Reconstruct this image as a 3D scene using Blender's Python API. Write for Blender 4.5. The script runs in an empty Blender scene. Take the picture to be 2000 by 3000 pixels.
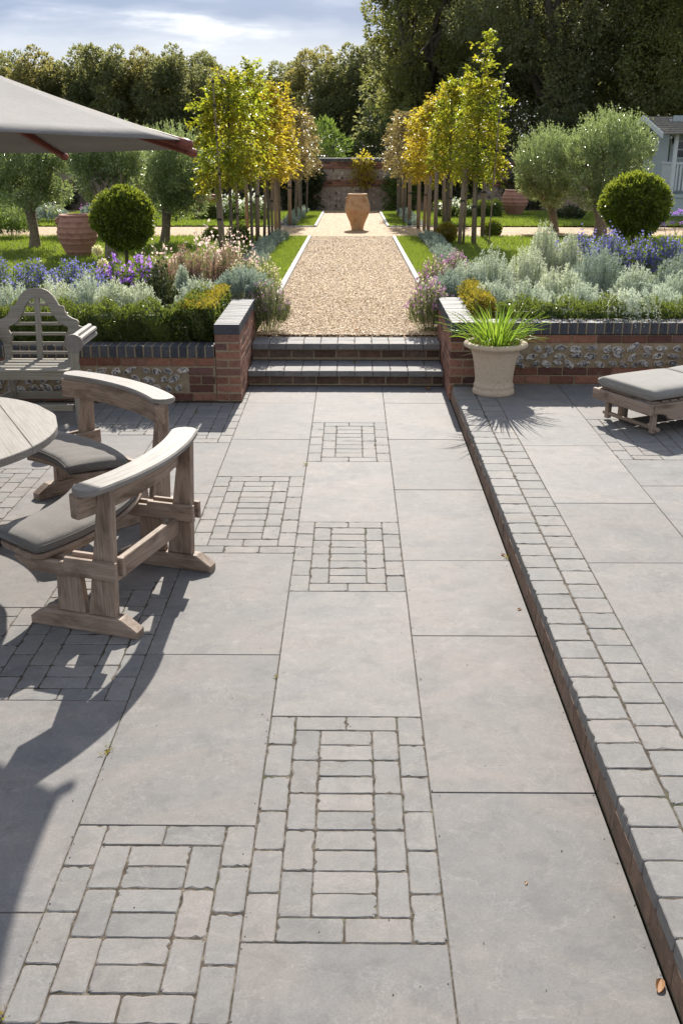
import bpy, math, random
import numpy as np
from mathutils import Vector, Matrix

# ------------------------------------------------------------------ camera, sky, sun, exposure
C = bpy.context.scene
COL = C.collection
R = math.radians
SUN_ELEV, SUN_AZ = R(34.7), R(2.0)          # azimuth from +Y towards +X
cam_d = bpy.data.cameras.new('camera')
cam_d.sensor_fit = 'VERTICAL'
cam_d.sensor_height = 36.0
cam_d.lens = 35.0
cam_d.clip_start = 0.05
cam_d.clip_end = 1500
cam = bpy.data.objects.new('camera', cam_d)
COL.objects.link(cam)
cam.location = (0, 0, 2.18)
cam.rotation_euler = (R(90 - 20.696), 0, R(0.57))
C.camera = cam
C.view_settings.view_transform = 'Standard'
C.view_settings.look = 'None'
C.view_settings.exposure = 1.2
C.view_settings.gamma = 1
C.cycles.max_bounces = 7
C.cycles.diffuse_bounces = 3
C.cycles.glossy_bounces = 2
C.cycles.transmission_bounces = 3
C.cycles.transparent_max_bounces = 4
C.cycles.caustics_reflective = False
C.cycles.caustics_refractive = False

class NT:
    """small helper that adds nodes to a tree"""
    def __init__(s, tree):
        s.t = tree
        tree.nodes.clear()
    def n(s, typ, **kw):
        nd = s.t.nodes.new(typ)
        for k, v in kw.items():
            k2 = k.replace('_', ' ')
            if k2 in nd.inputs and not hasattr(nd, k):
                s.put(nd.inputs[k2], v)
            elif hasattr(nd, k):
                setattr(nd, k, v)
            else:
                s.put(nd.inputs[k2], v)
        return nd
    def put(s, sock, v):
        if isinstance(v, bpy.types.NodeSocket):
            s.t.links.new(v, sock)
        else:
            if isinstance(v, (tuple, list)) and len(v) == 3 and sock.type == 'RGBA':
                v = (*v, 1)
            sock.default_value = v
    def tex(s, typ, vec, scale, detail=3, rough=.55, **kw):
        nd = s.t.nodes.new(typ)
        if vec is not None: s.put(nd.inputs['Vector'], vec)
        nd.inputs['Scale'].default_value = scale
        if 'Detail' in nd.inputs: nd.inputs['Detail'].default_value = detail
        if 'Roughness' in nd.inputs: nd.inputs['Roughness'].default_value = rough
        for k, v in kw.items():
            if k in nd.inputs: s.put(nd.inputs[k], v)
            else: setattr(nd, k, v)
        return nd
    def ramp(s, fac, stops, interp='LINEAR'):
        nd = s.t.nodes.new('ShaderNodeValToRGB')
        nd.color_ramp.interpolation = interp
        e = nd.color_ramp.elements
        while len(e) < len(stops): e.new(.5)
        for el, (p, c) in zip(e, stops):
            el.position = p
            el.color = (*c, 1) if len(c) == 3 else c
        s.put(nd.inputs[0], fac)
        return nd.outputs[0]
    def mixc(s, fac, a, b, mode='MIX'):
        nd = s.t.nodes.new('ShaderNodeMix')
        nd.data_type = 'RGBA'
        nd.blend_type = mode
        s.put(nd.inputs[0], fac); s.put(nd.inputs[6], a); s.put(nd.inputs[7], b)
        return nd.outputs[2]
    def math(s, op, a, b=0.0):
        nd = s.t.nodes.new('ShaderNodeMath')
        nd.operation = op
        s.put(nd.inputs[0], a); s.put(nd.inputs[1], b)
        return nd.outputs[0]
    def mapping(s, vec, scale=(1, 1, 1), loc=(0, 0, 0)):
        nd = s.t.nodes.new('ShaderNodeMapping')
        s.put(nd.inputs['Vector'], vec)
        nd.inputs['Scale'].default_value = scale
        nd.inputs['Location'].default_value = loc
        return nd.outputs[0]

# world: Nishita sky with a broken cloud layer
W = bpy.data.worlds.new('World')
C.world = W
W.use_nodes = True
w = NT(W.node_tree)
sky = w.n('ShaderNodeTexSky')
sky.sky_type = 'NISHITA'
sky.sun_disc = False
sky.sun_elevation = SUN_ELEV
sky.sun_rotation = SUN_AZ
sky.air_density = 1.0
sky.dust_density = 1.0
wtc = w.n('ShaderNodeTexCoord')
cv = w.mapping(wtc.outputs['Generated'], (5.0, 5.0, 21.0), (1.3, .4, .15))
cn = w.tex('ShaderNodeTexNoise', cv, 1.15, 6, .55)
cn2 = w.tex('ShaderNodeTexNoise', w.mapping(wtc.outputs['Generated'], (9, 9, 60), (4.0, .9, 2.1)), 1.0, 4, .5)
cloud_tone = w.ramp(w.math('ADD', w.math('MULTIPLY', cn2.outputs[0], .45), w.math('MULTIPLY', cn.outputs[0], .6)),
                    [(.36, (1.1, 1.5, 2.5)), (.5, (1.4, 1.8, 2.75)), (.6, (2.2, 2.55, 3.4)), (.68, (4.5, 4.65, 4.85))])
sep = w.n('ShaderNodeSeparateXYZ', Vector=wtc.outputs['Generated'])
low = w.ramp(sep.outputs[2], [(.0, (1, 1, 1)), (.072, (.85, .85, .85)), (.098, (0, 0, 0))])
cloud_lo = w.mixc(w.math('MULTIPLY', low, .6), cloud_tone, (4.6, 4.8, 5.0))
high = w.ramp(sep.outputs[2], [(.14, (0, 0, 0)), (.3, (1, 1, 1))])
cloud_c = w.mixc(high, cloud_lo, (5.0, 5.0, 5.05))
cover = w.ramp(sep.outputs[2], [(.0, (.95, .95, .95)), (.11, (.92, .92, .92)), (.22, (.85, .85, .85)), (.5, (.7, .7, .7)), (.75, (.2, .2, .2)), (1, (.1, .1, .1))])
sc_ = w.mixc(cover, sky.outputs[0], cloud_c)
bg = w.n('ShaderNodeBackground', Color=sc_, Strength=.095)
wo = w.n('ShaderNodeOutputWorld')
W.node_tree.links.new(bg.outputs[0], wo.inputs[0])

sun_d = bpy.data.lights.new('sun', 'SUN')
sun_d.energy = 3.7
sun_d.angle = R(.53)
sun_d.color = (1, .945, .86)
sun = bpy.data.objects.new('sun', sun_d)
COL.objects.link(sun)
sdir = Vector((-math.sin(SUN_AZ) * math.cos(SUN_ELEV), -math.cos(SUN_AZ) * math.cos(SUN_ELEV), -math.sin(SUN_ELEV)))
sun.rotation_euler = sdir.to_track_quat('-Z', 'Y').to_euler()
sun.location = (2, 40, 30)

# ------------------------------------------------------------------ helpers
rng = np.random.default_rng(7)
random.seed(7)

def gz(y):
    """garden level: falls very gently away from the terrace"""
    return .335 - .0217 * max(0., min(y, 42.) - 9.8)

def tag(o, label=None, cat=None, group=None, kind=None):
    if label: o['label'] = label
    if cat: o['category'] = cat
    if group: o['group'] = group
    if kind: o['kind'] = kind
    return o

def thing(name, loc, label, cat, group=None, rotz=0):
    o = bpy.data.objects.new(name, None)
    COL.objects.link(o)
    o.location = loc
    o.rotation_euler = (0, 0, rotz)
    o.empty_display_size = .1
    return tag(o, label, cat, group)

def copy_tree(o, parent=None):
    c = o.copy()
    COL.objects.link(c)
    if parent is not None: c.parent = parent
    for ch in o.children: copy_tree(ch, c)
    return c

def make_mesh(name, V, faces, gc=None, smooth=False):
    V = np.asarray(V, dtype=np.float32)
    me = bpy.data.meshes.new(name)
    sizes = np.concatenate([np.full(len(f), f.shape[1], dtype=np.int32) for f in faces])
    idx = np.concatenate([f.ravel() for f in faces]).astype(np.int32)
    me.vertices.add(len(V)); me.vertices.foreach_set('co', V.ravel())
    me.loops.add(len(idx)); me.loops.foreach_set('vertex_index', idx)
    me.polygons.add(len(sizes))
    st = np.zeros(len(sizes), dtype=np.int32); st[1:] = np.cumsum(sizes)[:-1]
    me.polygons.foreach_set('loop_start', st)
    me.polygons.foreach_set('use_smooth', np.full(len(sizes), bool(smooth)))
    if gc is not None:
        a = me.attributes.new('gc', 'FLOAT_VECTOR', 'POINT')
        a.data.foreach_set('vector', np.asarray(gc, dtype=np.float32).ravel())
    me.update(calc_edges=True)
    return me

class MB:
    """collects shapes for one mesh object; gc = grain coordinates (long axis first)"""
    def __init__(s): s.v, s.f, s.g, s.n = [], {}, [], 0
    def add(s, V, faces, gc=None):
        V = np.asarray(V, dtype=float).reshape(-1, 3)
        for f in faces:
            f = np.asarray(f, dtype=int)
            if f.ndim == 1: f = f[None]
            s.f.setdefault(f.shape[1], []).append(f + s.n)
        s.v.append(V)
        s.g.append(V if gc is None else np.asarray(gc, dtype=float))
        s.n += len(V)
    def build(s, name, m, parent=None, smooth=False, loc=(0, 0, 0)):
        V = np.concatenate(s.v)
        gc = np.concatenate(s.g)
        base = Vector(loc)
        if parent is not None:
            p = parent
            while p is not None:
                base = base + Vector(p.get('_o', (0, 0, 0))) if '_o' in p else base
                p = p.parent
        V = V - np.array(base)
        faces = [np.concatenate(f) for k, f in sorted(s.f.items())]
        o = bpy.data.objects.new(name, make_mesh(name, V, faces, gc, smooth))
        COL.objects.link(o)
        if m: o.data.materials.append(m)
        if parent is not None: o.parent = parent
        else: o.location = loc
        return o

def root(name, loc, label, cat, group=None):
    """an Empty at the thing's base whose parts are given in world coordinates"""
    o = thing(name, loc, label, cat, group)
    o['_o'] = tuple(loc)
    return o

def rot(axis, deg):
    return np.array(Matrix.Rotation(R(deg), 3, axis))

# chamfered box template: 24 vertices
_cb_v, _cb_id = [], {}
for sx in (-1, 1):
    for sy in (-1, 1):
        for sz in (-1, 1):
            for ax in range(3):
                _cb_id[(sx, sy, sz, ax)] = len(_cb_v)
                _cb_v.append((sx, sy, sz, ax))
_cb_q, _cb_t = [], []
for ax in range(3):
    o1, o2 = [a for a in range(3) if a != ax]
    for sg in (-1, 1):
        q = []
        for a, b in ((-1, -1), (1, -1), (1, 1), (-1, 1)):
            k = [0, 0, 0]; k[ax] = sg; k[o1] = a; k[o2] = b
            q.append(_cb_id[(*k, ax)])
        flip = (sg < 0) != (ax == 1)
        _cb_q.append(q[::-1] if flip else q)
    for a in (-1, 1):
        for b in (-1, 1):
            k0 = [0, 0, 0]; k1 = [0, 0, 0]
            k0[o1] = k1[o1] = a; k0[o2] = k1[o2] = b; k0[ax] = -1; k1[ax] = 1
            q = [_cb_id[(*k0, o1)], _cb_id[(*k1, o1)], _cb_id[(*k1, o2)], _cb_id[(*k0, o2)]]
            _cb_q.append(q if (a * b > 0) != (ax == 1) else q[::-1])
for sx in (-1, 1):
    for sy in (-1, 1):
        for sz in (-1, 1):
            t = [_cb_id[(sx, sy, sz, k)] for k in range(3)]
            _cb_t.append(t if sx * sy * sz > 0 else t[::-1])
_cb_q, _cb_t = np.array(_cb_q), np.array(_cb_t)
_cb_s = np.array([v[:3] for v in _cb_v], float)
_cb_m = np.array([[0 if a == v[3] else 1 for a in range(3)] for v in _cb_v], float)

def box(mb, c, size, bev=.004, rotm=None, jit=0.):
    h = np.array(size, float) / 2
    b = min(bev, *(h * .49))
    V = _cb_s * (h - _cb_m * b)
    if jit: V = V + rng.uniform(-jit, jit, V.shape)
    o = np.argsort(-h)
    gc = V[:, o] + rng.uniform(-5, 5, 3)
    if rotm is not None: V = V @ np.asarray(rotm).T
    mb.add(V + np.array(c, float), [_cb_q, _cb_t], gc)

def bar(mb, p, q, w, d, bev=.004, up=(0, 0, 1)):
    """a straight timber from p to q: w across, d along 'up'"""
    p, q = np.array(p, float), np.array(q, float)
    a = q - p; L = np.linalg.norm(a); a /= L
    u = np.array(up, float); u -= a * (u @ a); u /= np.linalg.norm(u)
    s = np.cross(u, a)
    box(mb, (p + q) / 2, (L, w, d), bev, np.stack([a, s, u], 1))

def prism(mb, poly, thick, frame, org, bev=.004, grain=0):
    """2D outline (counter-clockwise) extruded by thick along the frame's third axis, edges chamfered"""
    P = np.array(poly, float)
    if np.sum(P[:, 0] * np.roll(P[:, 1], -1) - np.roll(P[:, 0], -1) * P[:, 1]) < 0: P = P[::-1]
    n = len(P)
    e0 = P - np.roll(P, 1, 0); e1 = np.roll(P, -1, 0) - P
    n0 = np.stack([-e0[:, 1], e0[:, 0]], 1); n1 = np.stack([-e1[:, 1], e1[:, 0]], 1)
    n0 /= np.linalg.norm(n0, axis=1)[:, None] + 1e-9; n1 /= np.linalg.norm(n1, axis=1)[:, None] + 1e-9
    nn = n0 + n1
    nn /= (np.sum(nn * n0, 1)[:, None] + 1e-6)
    nn = np.clip(nn, -2, 2)
    I = P + nn * bev
    h = thick / 2
    rings = [(I, -h), (P, -h + bev), (P, h - bev), (I, h)]
    V = np.concatenate([np.c_[q, np.full(n, z)] for q, z in rings])
    i = np.arange(n); j = (i + 1) % n
    fs = [np.stack([k * n + i, k * n + j, (k + 1) * n + j, (k + 1) * n + i], 1) for k in range(3)]
    gc = V[:, [grain, 1 - grain, 2]] + rng.uniform(-5, 5, 3)
    F = np.array(frame, float)
    mb.add(V @ F.T + np.array(org, float), fs + [i[::-1][None], (3 * n + i)[None]], gc)

def sweep(mb, sections, caps=True, closed=True, gc=None):
    S = np.array(sections, float)
    m, k = S.shape[:2]
    V = S.reshape(-1, 3)
    fs = []
    i = np.arange(k if closed else k - 1)
    for a in range(m - 1):
        fs.append(np.stack([a * k + i, a * k + (i + 1) % k, (a + 1) * k + (i + 1) % k, (a + 1) * k + i], 1))
    if caps and closed:
        fs += [np.arange(k)[::-1][None], ((m - 1) * k + np.arange(k))[None]]
    if gc is None:
        L = np.r_[0, np.cumsum(np.linalg.norm(np.diff(S.mean(1), axis=0), axis=1))]
        gc = np.zeros((m, k, 3)); gc[:, :, 0] = L[:, None]
        d = S - S.mean(1)[:, None]
        gc[:, :, 1] = np.linalg.norm(d[:, :, :2], axis=2) * np.sign(d[:, :, 0] + 1e-6); gc[:, :, 2] = d[:, :, 2]
        gc = gc.reshape(-1, 3) + rng.uniform(-5, 5, 3)
    mb.add(V, fs, gc)

def tube(mb, pts, radii, k=8, jit=0.):
    pts = np.array(pts, float)
    radii = np.broadcast_to(np.array(radii, float), (len(pts),))
    t = np.gradient(pts, axis=0)
    t /= np.linalg.norm(t, axis=1)[:, None] + 1e-9
    ref = np.array([0, 0, 1.]) if abs(t[0][2]) < .9 else np.array([1., 0, 0])
    secs = []
    for p, d, r in zip(pts, t, radii):
        u = np.cross(d, ref); u /= np.linalg.norm(u) + 1e-9
        v = np.cross(d, u)
        a = np.linspace(0, 2 * np.pi, k, endpoint=False)
        rr = r * (1 + (rng.uniform(-jit, jit, k) if jit else 0))
        secs.append(p + (np.cos(a) * rr)[:, None] * u + (np.sin(a) * rr)[:, None] * v)
    L = np.r_[0, np.cumsum(np.linalg.norm(np.diff(pts, axis=0), axis=1))]
    S = np.array(secs)
    gc = np.zeros((len(pts), k, 3))
    gc[:, :, 0] = L[:, None]; gc[:, :, 1] = np.cos(a) * radii[:, None]; gc[:, :, 2] = np.sin(a) * radii[:, None]
    sweep(mb, S[:, ::-1], gc=gc[:, ::-1].reshape(-1, 3) + rng.uniform(-5, 5, 3))

def lathe(mb, prof, c=(0, 0, 0), k=40, wob=0.):
    prof = np.array(prof, float)
    a = np.linspace(0, 2 * np.pi, k, endpoint=False)
    V = np.zeros((len(prof), k, 3))
    w_ = 1 + wob * np.sin(a * 2 + 1)
    V[:, :, 0] = prof[:, :1] * np.cos(a) * w_; V[:, :, 1] = prof[:, :1] * np.sin(a) * w_; V[:, :, 2] = prof[:, 1:]
    i = np.arange(k); fs = []
    for m in range(len(prof) - 1):
        fs.append(np.stack([m * k + i, m * k + (i + 1) % k, (m + 1) * k + (i + 1) % k, (m + 1) * k + i], 1))
    V = V.reshape(-1, 3)
    mb.add(V + np.array(c, float), fs, V)

# ------------------------------------------------------------------ materials
def newmat(name):
    m = bpy.data.materials.new(name)
    m.use_nodes = True
    return m, NT(m.node_tree)

def finish(m, t, col, rough=.6, bump=None, bstr=.2, bdist=.01, spec=.5, sheen=0):
    p = t.n('ShaderNodeBsdfPrincipled')
    t.put(p.inputs['Base Color'], col)
    t.put(p.inputs['Roughness'], rough)
    p.inputs['Specular IOR Level'].default_value = spec
    if sheen:
        p.inputs['Sheen Weight'].default_value = sheen
    if bump is not None:
        b = t.n('ShaderNodeBump', Strength=bstr, Distance=bdist)
        t.put(b.inputs['Height'], bump)
        t.t.links.new(b.outputs[0], p.inputs['Normal'])
    o = t.n('ShaderNodeOutputMaterial')
    t.t.links.new(p.outputs[0], o.inputs[0])
    return m

def objco(t): return t.n('ShaderNodeTexCoord').outputs['Object']
def island(t): return t.n('ShaderNodeNewGeometry').outputs['Random Per Island']
def gcv(t):
    a = t.n('ShaderNodeAttribute'); a.attribute_name = 'gc'
    return a.outputs['Vector']

def stone_mat(name, base, spread, rough=.5):
    m, t = newmat(name)
    v = objco(t); r = island(t)
    vo = t.n('ShaderNodeVectorMath', operation='ADD')
    t.put(vo.inputs[0], v)
    cx = t.n('ShaderNodeCombineXYZ'); t.put(cx.inputs[0], t.math('MULTIPLY', r, 37.)); t.put(cx.inputs[1], t.math('MULTIPLY', r, 91.))
    t.put(vo.inputs[1], cx.outputs[0])
    v2 = vo.outputs[0]
    big = t.tex('ShaderNodeTexNoise', t.mapping(v2, (1.0, 1.6, 1)), 1.7, 5, .6, Distortion=.9).outputs[0]
    patch = t.tex('ShaderNodeTexNoise', v2, 6.0, 7, .66, Distortion=.35).outputs[0]
    fine = t.tex('ShaderNodeTexNoise', v2, 130., 4, .7).outputs[0]
    vein = t.tex('ShaderNodeTexNoise', t.mapping(v2, (1, 1.6, 1)), 2.6, 5, .62, Distortion=.5).outputs[0]
    b = np.array(base)
    warm = tuple(b * np.array((1.025, .995, .97))); cool = tuple(b * np.array((.965, .99, 1.005)))
    c = t.ramp(big, [(.36, tuple(np.array(cool) * .93)), (.5, tuple(b)), (.62, tuple(np.array(warm) * 1.05))])
    c = t.mixc(.9, c, t.ramp(r, [(0, (1 - spread,) * 3), (.5, (1, 1, 1)), (.75, (1 + spread * .25, 1, 1 - spread * .15)), (1, (1 + spread,) * 3)]), 'MULTIPLY')
    c = t.mixc(.95, c, t.ramp(patch, [(.36, (.86, .86, .865)), (.448, (.94, .94, .94)), (.463, (1.05, 1.045, 1.04)), (.485, (.99, .985, .98)), (.55, (1.0, 1.0, 1.0)), (.6, (1.06, 1.05, 1.045)), (.66, (1.14, 1.13, 1.12))]), 'MULTIPLY')
    sm = t.tex('ShaderNodeTexNoise', v2, 21, 6, .7, Distortion=.6).outputs[0]
    c = t.mixc(1., c, t.ramp(sm, [(.3, (.9, .9, .9)), (.5, (1, 1, 1)), (.62, (1.04, 1.04, 1.035)), (.72, (1.22, 1.21, 1.2))]), 'MULTIPLY')
    c = t.mixc(.8, c, t.ramp(fine, [(.25, (.8, .8, .8)), (.5, (1, 1, 1)), (.75, (1.2, 1.2, 1.2))]), 'MULTIPLY')
    c = t.mixc(t.ramp(vein, [(.492, (0, 0, 0)), (.5, (.2, .2, .2)), (.508, (0, 0, 0))]), c, (.36, .34, .32))
    rg = rough
    h = fine
    return finish(m, t, c, rg, h, .12, .002, .17)

M = {}
M['slab'] = stone_mat('limestone_slab', (.192, .182, .173), .1, .7)
M['sett'] = stone_mat('limestone_sett', (.2, .191, .18), .085, .72)

def joint_mat():
    m, t = newmat('joint_dirt')
    v = objco(t)
    n = t.tex('ShaderNodeTexNoise', v, 30, 5, .7).outputs[0]
    n2 = t.tex('ShaderNodeTexNoise', v, 4, 3, .6).outputs[0]
    c = t.ramp(n, [(.3, (.03, .023, .017)), (.52, (.085, .068, .05)), (.68, (.2, .17, .13))])
    c = t.mixc(t.ramp(n2, [(.56, (0, 0, 0)), (.7, (.6, .6, .6))]), c, (.06, .075, .03))
    return finish(m, t, c, .95, n, .6, .01, .2)
M['joint'] = joint_mat()

def wood_mat(name, dark, mid, light, stain=(.12, .075, .045), stain_amt=.5, rough=.55):
    m, t = newmat(name)
    g = gcv(t)
    gr = t.tex('ShaderNodeTexNoise', t.mapping(g, (1.4, 60, 60)), 2.2, 6, .65, Distortion=.3).outputs[0]
    fine = t.tex('ShaderNodeTexNoise', t.mapping(g, (5, 160, 160)), 2.0, 4, .6).outputs[0]
    bl = t.tex('ShaderNodeTexNoise', t.mapping(g, (3, 9, 9)), 1.4, 4, .6, Distortion=.5).outputs[0]
    c = t.ramp(gr, [(.28, dark), (.5, mid), (.72, light)])
    c = t.mixc(.75, c, t.ramp(fine, [(.3, (.72, .7, .68)), (.5, (1, 1, 1)), (.7, (1.14, 1.14, 1.14))]), 'MULTIPLY')
    c = t.mixc(t.math('MULTIPLY', t.ramp(bl, [(.47, (0, 0, 0)), (.72, (1, 1, 1))]), stain_amt), c, stain)
    h = t.math('ADD', t.math('MULTIPLY', gr, .6), t.math('MULTIPLY', fine, .5))
    return finish(m, t, c, t.ramp(gr, [(.3, (rough + .12,) * 3), (.7, (rough - .05,) * 3)]), h, .4, .004, .28)
M['teak'] = wood_mat('weathered_teak', (.205, .145, .1), (.31, .228, .17), (.385, .3, .235), (.09, .052, .03), .85)
M['teak_top'] = wood_mat('weathered_teak_pale', (.16, .142, .12), (.24, .218, .193), (.3, .276, .248), (.13, .1, .075), .35, rough=.5)
M['teak_green'] = wood_mat('weathered_teak_lichen', (.18, .155, .118), (.285, .252, .2), (.38, .345, .285), (.15, .155, .09), .35)
M['stake'] = wood_mat('treated_stake', (.13, .09, .06), (.24, .18, .125), (.34, .27, .2), (.1, .085, .06), .4, .7)
M['redwood'] = wood_mat('stained_hardwood', (.13, .035, .022), (.2, .06, .04), (.27, .09, .06), (.08, .025, .02), .4, .45)
M['blue_wood'] = wood_mat('painted_boards', (.36, .42, .42), (.42, .48, .48), (.47, .53, .53), (.3, .34, .33), .3, .6)
M['white_wood'] = wood_mat('painted_trim', (.56, .6, .6), (.62, .66, .66), (.68, .72, .72), (.45, .48, .47), .25, .5)

def brick_mat(name, stops, rough=.8, moss=0.):
    m, t = newmat(name)
    v = objco(t); r = island(t)
    n = t.tex('ShaderNodeTexNoise', v, 28, 6, .65).outputs[0]
    f = t.tex('ShaderNodeTexNoise', v, 150, 3, .7).outputs[0]
    c = t.ramp(r, stops)
    c = t.mixc(.9, c, t.ramp(n, [(.25, (.55, .52, .5)), (.48, (1, 1, 1)), (.7, (1.25, 1.2, 1.15))]), 'MULTIPLY')
    c = t.mixc(.7, c, t.ramp(f, [(.3, (.75, .75, .75)), (.55, (1, 1, 1)), (.75, (1.3, 1.25, 1.2))]), 'MULTIPLY')
    pale = t.tex('ShaderNodeTexNoise', v, 7, 5, .7).outputs[0]
    c = t.mixc(t.math('MULTIPLY', t.ramp(pale, [(.58, (0, 0, 0)), (.75, (1, 1, 1))]), .28), c, (.42, .36, .3))
    if moss:
        ms = t.tex('ShaderNodeTexNoise', v, 9, 5, .7).outputs[0]
        c = t.mixc(t.math('MULTIPLY', t.ramp(ms, [(.42, (0, 0, 0)), (.6, (1, 1, 1))]), moss), c, (.03, .032, .016))
    return finish(m, t, c, rough, t.math('ADD', n, t.math('MULTIPLY', f, .5)), .45, .006, .3)
M['brick'] = brick_mat('red_brick', [(0, (.09, .045, .037)), (.25, (.17, .074, .048)), (.5, (.25, .11, .068)), (.75, (.31, .15, .098)), (1, (.15, .08, .066))])
M['brick_wet'] = brick_mat('mossy_brick', [(0, (.1, .06, .045)), (.4, (.17, .09, .06)), (.7, (.24, .15, .105)), (1, (.16, .115, .09))], .75, .4)
M['brick_kerb'] = brick_mat('muddy_brick', [(0, (.17, .108, .076)), (.5, (.225, .15, .108)), (1, (.2, .142, .108))], .85, .3)
M['blue_brick'] = brick_mat('blue_engineering_brick', [(0, (.045, .049, .058)), (.5, (.062, .066, .076)), (1, (.082, .084, .09))], .62)

def simple_mat(name, c1, c2, scale=20, rough=.8, bstr=.3, bdist=.006, c3=None, spec=.4, sheen=0, co='Object', detail=5):
    m, t = newmat(name)
    v = t.n('ShaderNodeTexCoord').outputs[co]
    n = t.tex('ShaderNodeTexNoise', v, scale, detail, .65).outputs[0]
    st = [(.3, c1), (.7, c2)] if c3 is None else [(.28, c1), (.5, c2), (.72, c3)]
    return finish(m, t, t.ramp(n, st), rough, n, bstr, bdist, spec, sheen)
M['mortar'] = simple_mat('lime_mortar', (.24, .18, .11), (.36, .285, .19), 35, .95, .5, .006)
M['soil'] = simple_mat('garden_soil', (.03, .022, .016), (.1, .075, .055), 12, 1, .8, .03)
M['bark'] = simple_mat('grey_bark', (.06, .05, .038), (.17, .145, .11), 26, .9, .8, .02)
M['bark_olive'] = simple_mat('olive_bark', (.09, .07, .045), (.26, .21, .14), 22, .9, .8, .02)
M['strap'] = simple_mat('rubber_tie', (.012, .012, .012), (.03, .03, .03), 30, .6)
M['hessian'] = simple_mat('hessian_tie', (.25, .2, .14), (.4, .34, .25), 40, .9)
M['edging'] = simple_mat('pale_edging_stone', (.34, .33, .31), (.5, .49, .47), 14, .7, .3, .006)
M['terra'] = simple_mat('terracotta', (.24, .11, .075), (.42, .22, .155), 6, .8, .35, .008, (.34, .16, .11), .3)
M['terra_pale'] = simple_mat('ochre_clay', (.36, .17, .08), (.56, .36, .21), 4.5, .8, .35, .008, (.47, .24, .125), .3)
M['flower_pot'] = simple_mat('cast_stone', (.34, .25, .165), (.57, .46, .335), 60, .85, .35, .004, (.47, .365, .26), .3)
M['metal'] = simple_mat('dark_metal', (.02, .02, .02), (.04, .04, .04), 10, .5)
M['glass'] = simple_mat('dark_pane', (.012, .014, .016), (.02, .022, .024), 2, .08, 0, .001, spec=.6)
M['tiles'] = simple_mat('lichen_roof_tiles', (.1, .085, .065), (.26, .23, .17), 9, .9, .6, .02)

def fabric_mat(name, c, trans=0.):
    m, t = newmat(name)
    v = objco(t)
    n = t.tex('ShaderNodeTexNoise', v, 420, 2, .7).outputs[0]
    b = t.tex('ShaderNodeTexNoise', v, 5, 4, .6).outputs[0]
    f = t.tex('ShaderNodeTexNoise', v, 60, 3, .6).outputs[0]
    c = np.array(c)
    col = t.ramp(n, [(.3, tuple(c * .78)), (.7, tuple(c * 1.22))])
    col = t.mixc(.8, col, t.ramp(b, [(.3, (.88, .88, .88)), (.7, (1.1, 1.1, 1.1))]), 'MULTIPLY')
    col = t.mixc(.8, col, t.ramp(f, [(.3, (.9, .9, .9)), (.7, (1.1, 1.1, 1.1))]), 'MULTIPLY')
    finish(m, t, col, .9, t.math('ADD', n, t.math('MULTIPLY', b, 6)), .22, .003, .2, .25)
    if trans:
        out = [x for x in t.t.nodes if x.type == 'OUTPUT_MATERIAL'][0]
        pr = [x for x in t.t.nodes if x.type == 'BSDF_PRINCIPLED'][0]
        tr = t.n('ShaderNodeBsdfTranslucent'); t.put(tr.inputs[0], col)
        mx = t.n('ShaderNodeMixShader'); mx.inputs[0].default_value = trans
        t.t.links.new(pr.outputs[0], mx.inputs[1]); t.t.links.new(tr.outputs[0], mx.inputs[2]); t.t.links.new(mx.outputs[0], out.inputs[0])
    return m
M['cushion'] = fabric_mat('taupe_cushion', (.135, .122, .106))
M['cushion_light'] = fabric_mat('pale_cushion', (.215, .2, .175))
M['canopy'] = fabric_mat('taupe_canvas', (.205, .187, .168), .03)

def leaf_mat(name, cols, trans_col, trans=.4, rough=.4, spec=.5, clump=None, clump_scale=2.):
    """leaves: glossy-diffuse faces that also let the sun through; colour differs from leaf to leaf"""
    m, t = newmat(name)
    r = island(t)
    k = len(cols)
    c = t.ramp(r, [(i / max(1, k - 1), x) for i, x in enumerate(cols)])
    if clump is not None:
        n = t.tex('ShaderNodeTexNoise', objco(t), clump_scale, 3, .6).outputs[0]
        c = t.mixc(t.ramp(n, [(.45, (0, 0, 0)), (.66, (1, 1, 1))]), c, t.ramp(r, [(0, tuple(np.array(clump) * .6)), (1, clump)]))
    p = t.n('ShaderNodeBsdfPrincipled')
    t.put(p.inputs['Base Color'], c)
    p.inputs['Roughness'].default_value = rough
    p.inputs['Specular IOR Level'].default_value = spec
    tr = t.n('ShaderNodeBsdfTranslucent')
    t.put(tr.inputs[0], t.mixc(.55, t.mixc(1., c, (2.6, 2.6, 2.2), 'MULTIPLY'), trans_col))
    mx = t.n('ShaderNodeMixShader')
    mx.inputs[0].default_value = trans
    t.t.links.new(p.outputs[0], mx.inputs[1]); t.t.links.new(tr.outputs[0], mx.inputs[2])
    o = t.n('ShaderNodeOutputMaterial'); t.t.links.new(mx.outputs[0], o.inputs[0])
    return m
L = leaf_mat
M['lf_oak'] = L('oak_leaves', [(.08, .095, .03), (.115, .135, .042), (.15, .155, .05), (.17, .15, .06)], (.34, .34, .06), .46, .45)
M['lf_holm'] = L('evergreen_oak_leaves', [(.09, .1, .045), (.125, .14, .06), (.155, .165, .078), (.18, .165, .09)], (.3, .31, .07), .42, .42)
M['lf_far'] = L('woodland_leaves', [(.08, .1, .045), (.115, .135, .06), (.14, .155, .07), (.155, .15, .07)], (.34, .32, .09), .46, .5)
M['lf_far_b'] = L('woodland_leaves_olive', [(.11, .12, .048), (.145, .145, .055), (.175, .16, .062)], (.4, .33, .08), .46, .5)
M['lf_horn'] = L('hornbeam_leaves', [(.08, .12, .018), (.11, .15, .02), (.15, .165, .022), (.2, .175, .022)], (.52, .58, .03), .52, .4, .5, (.34, .22, .025), 1.6)
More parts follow.
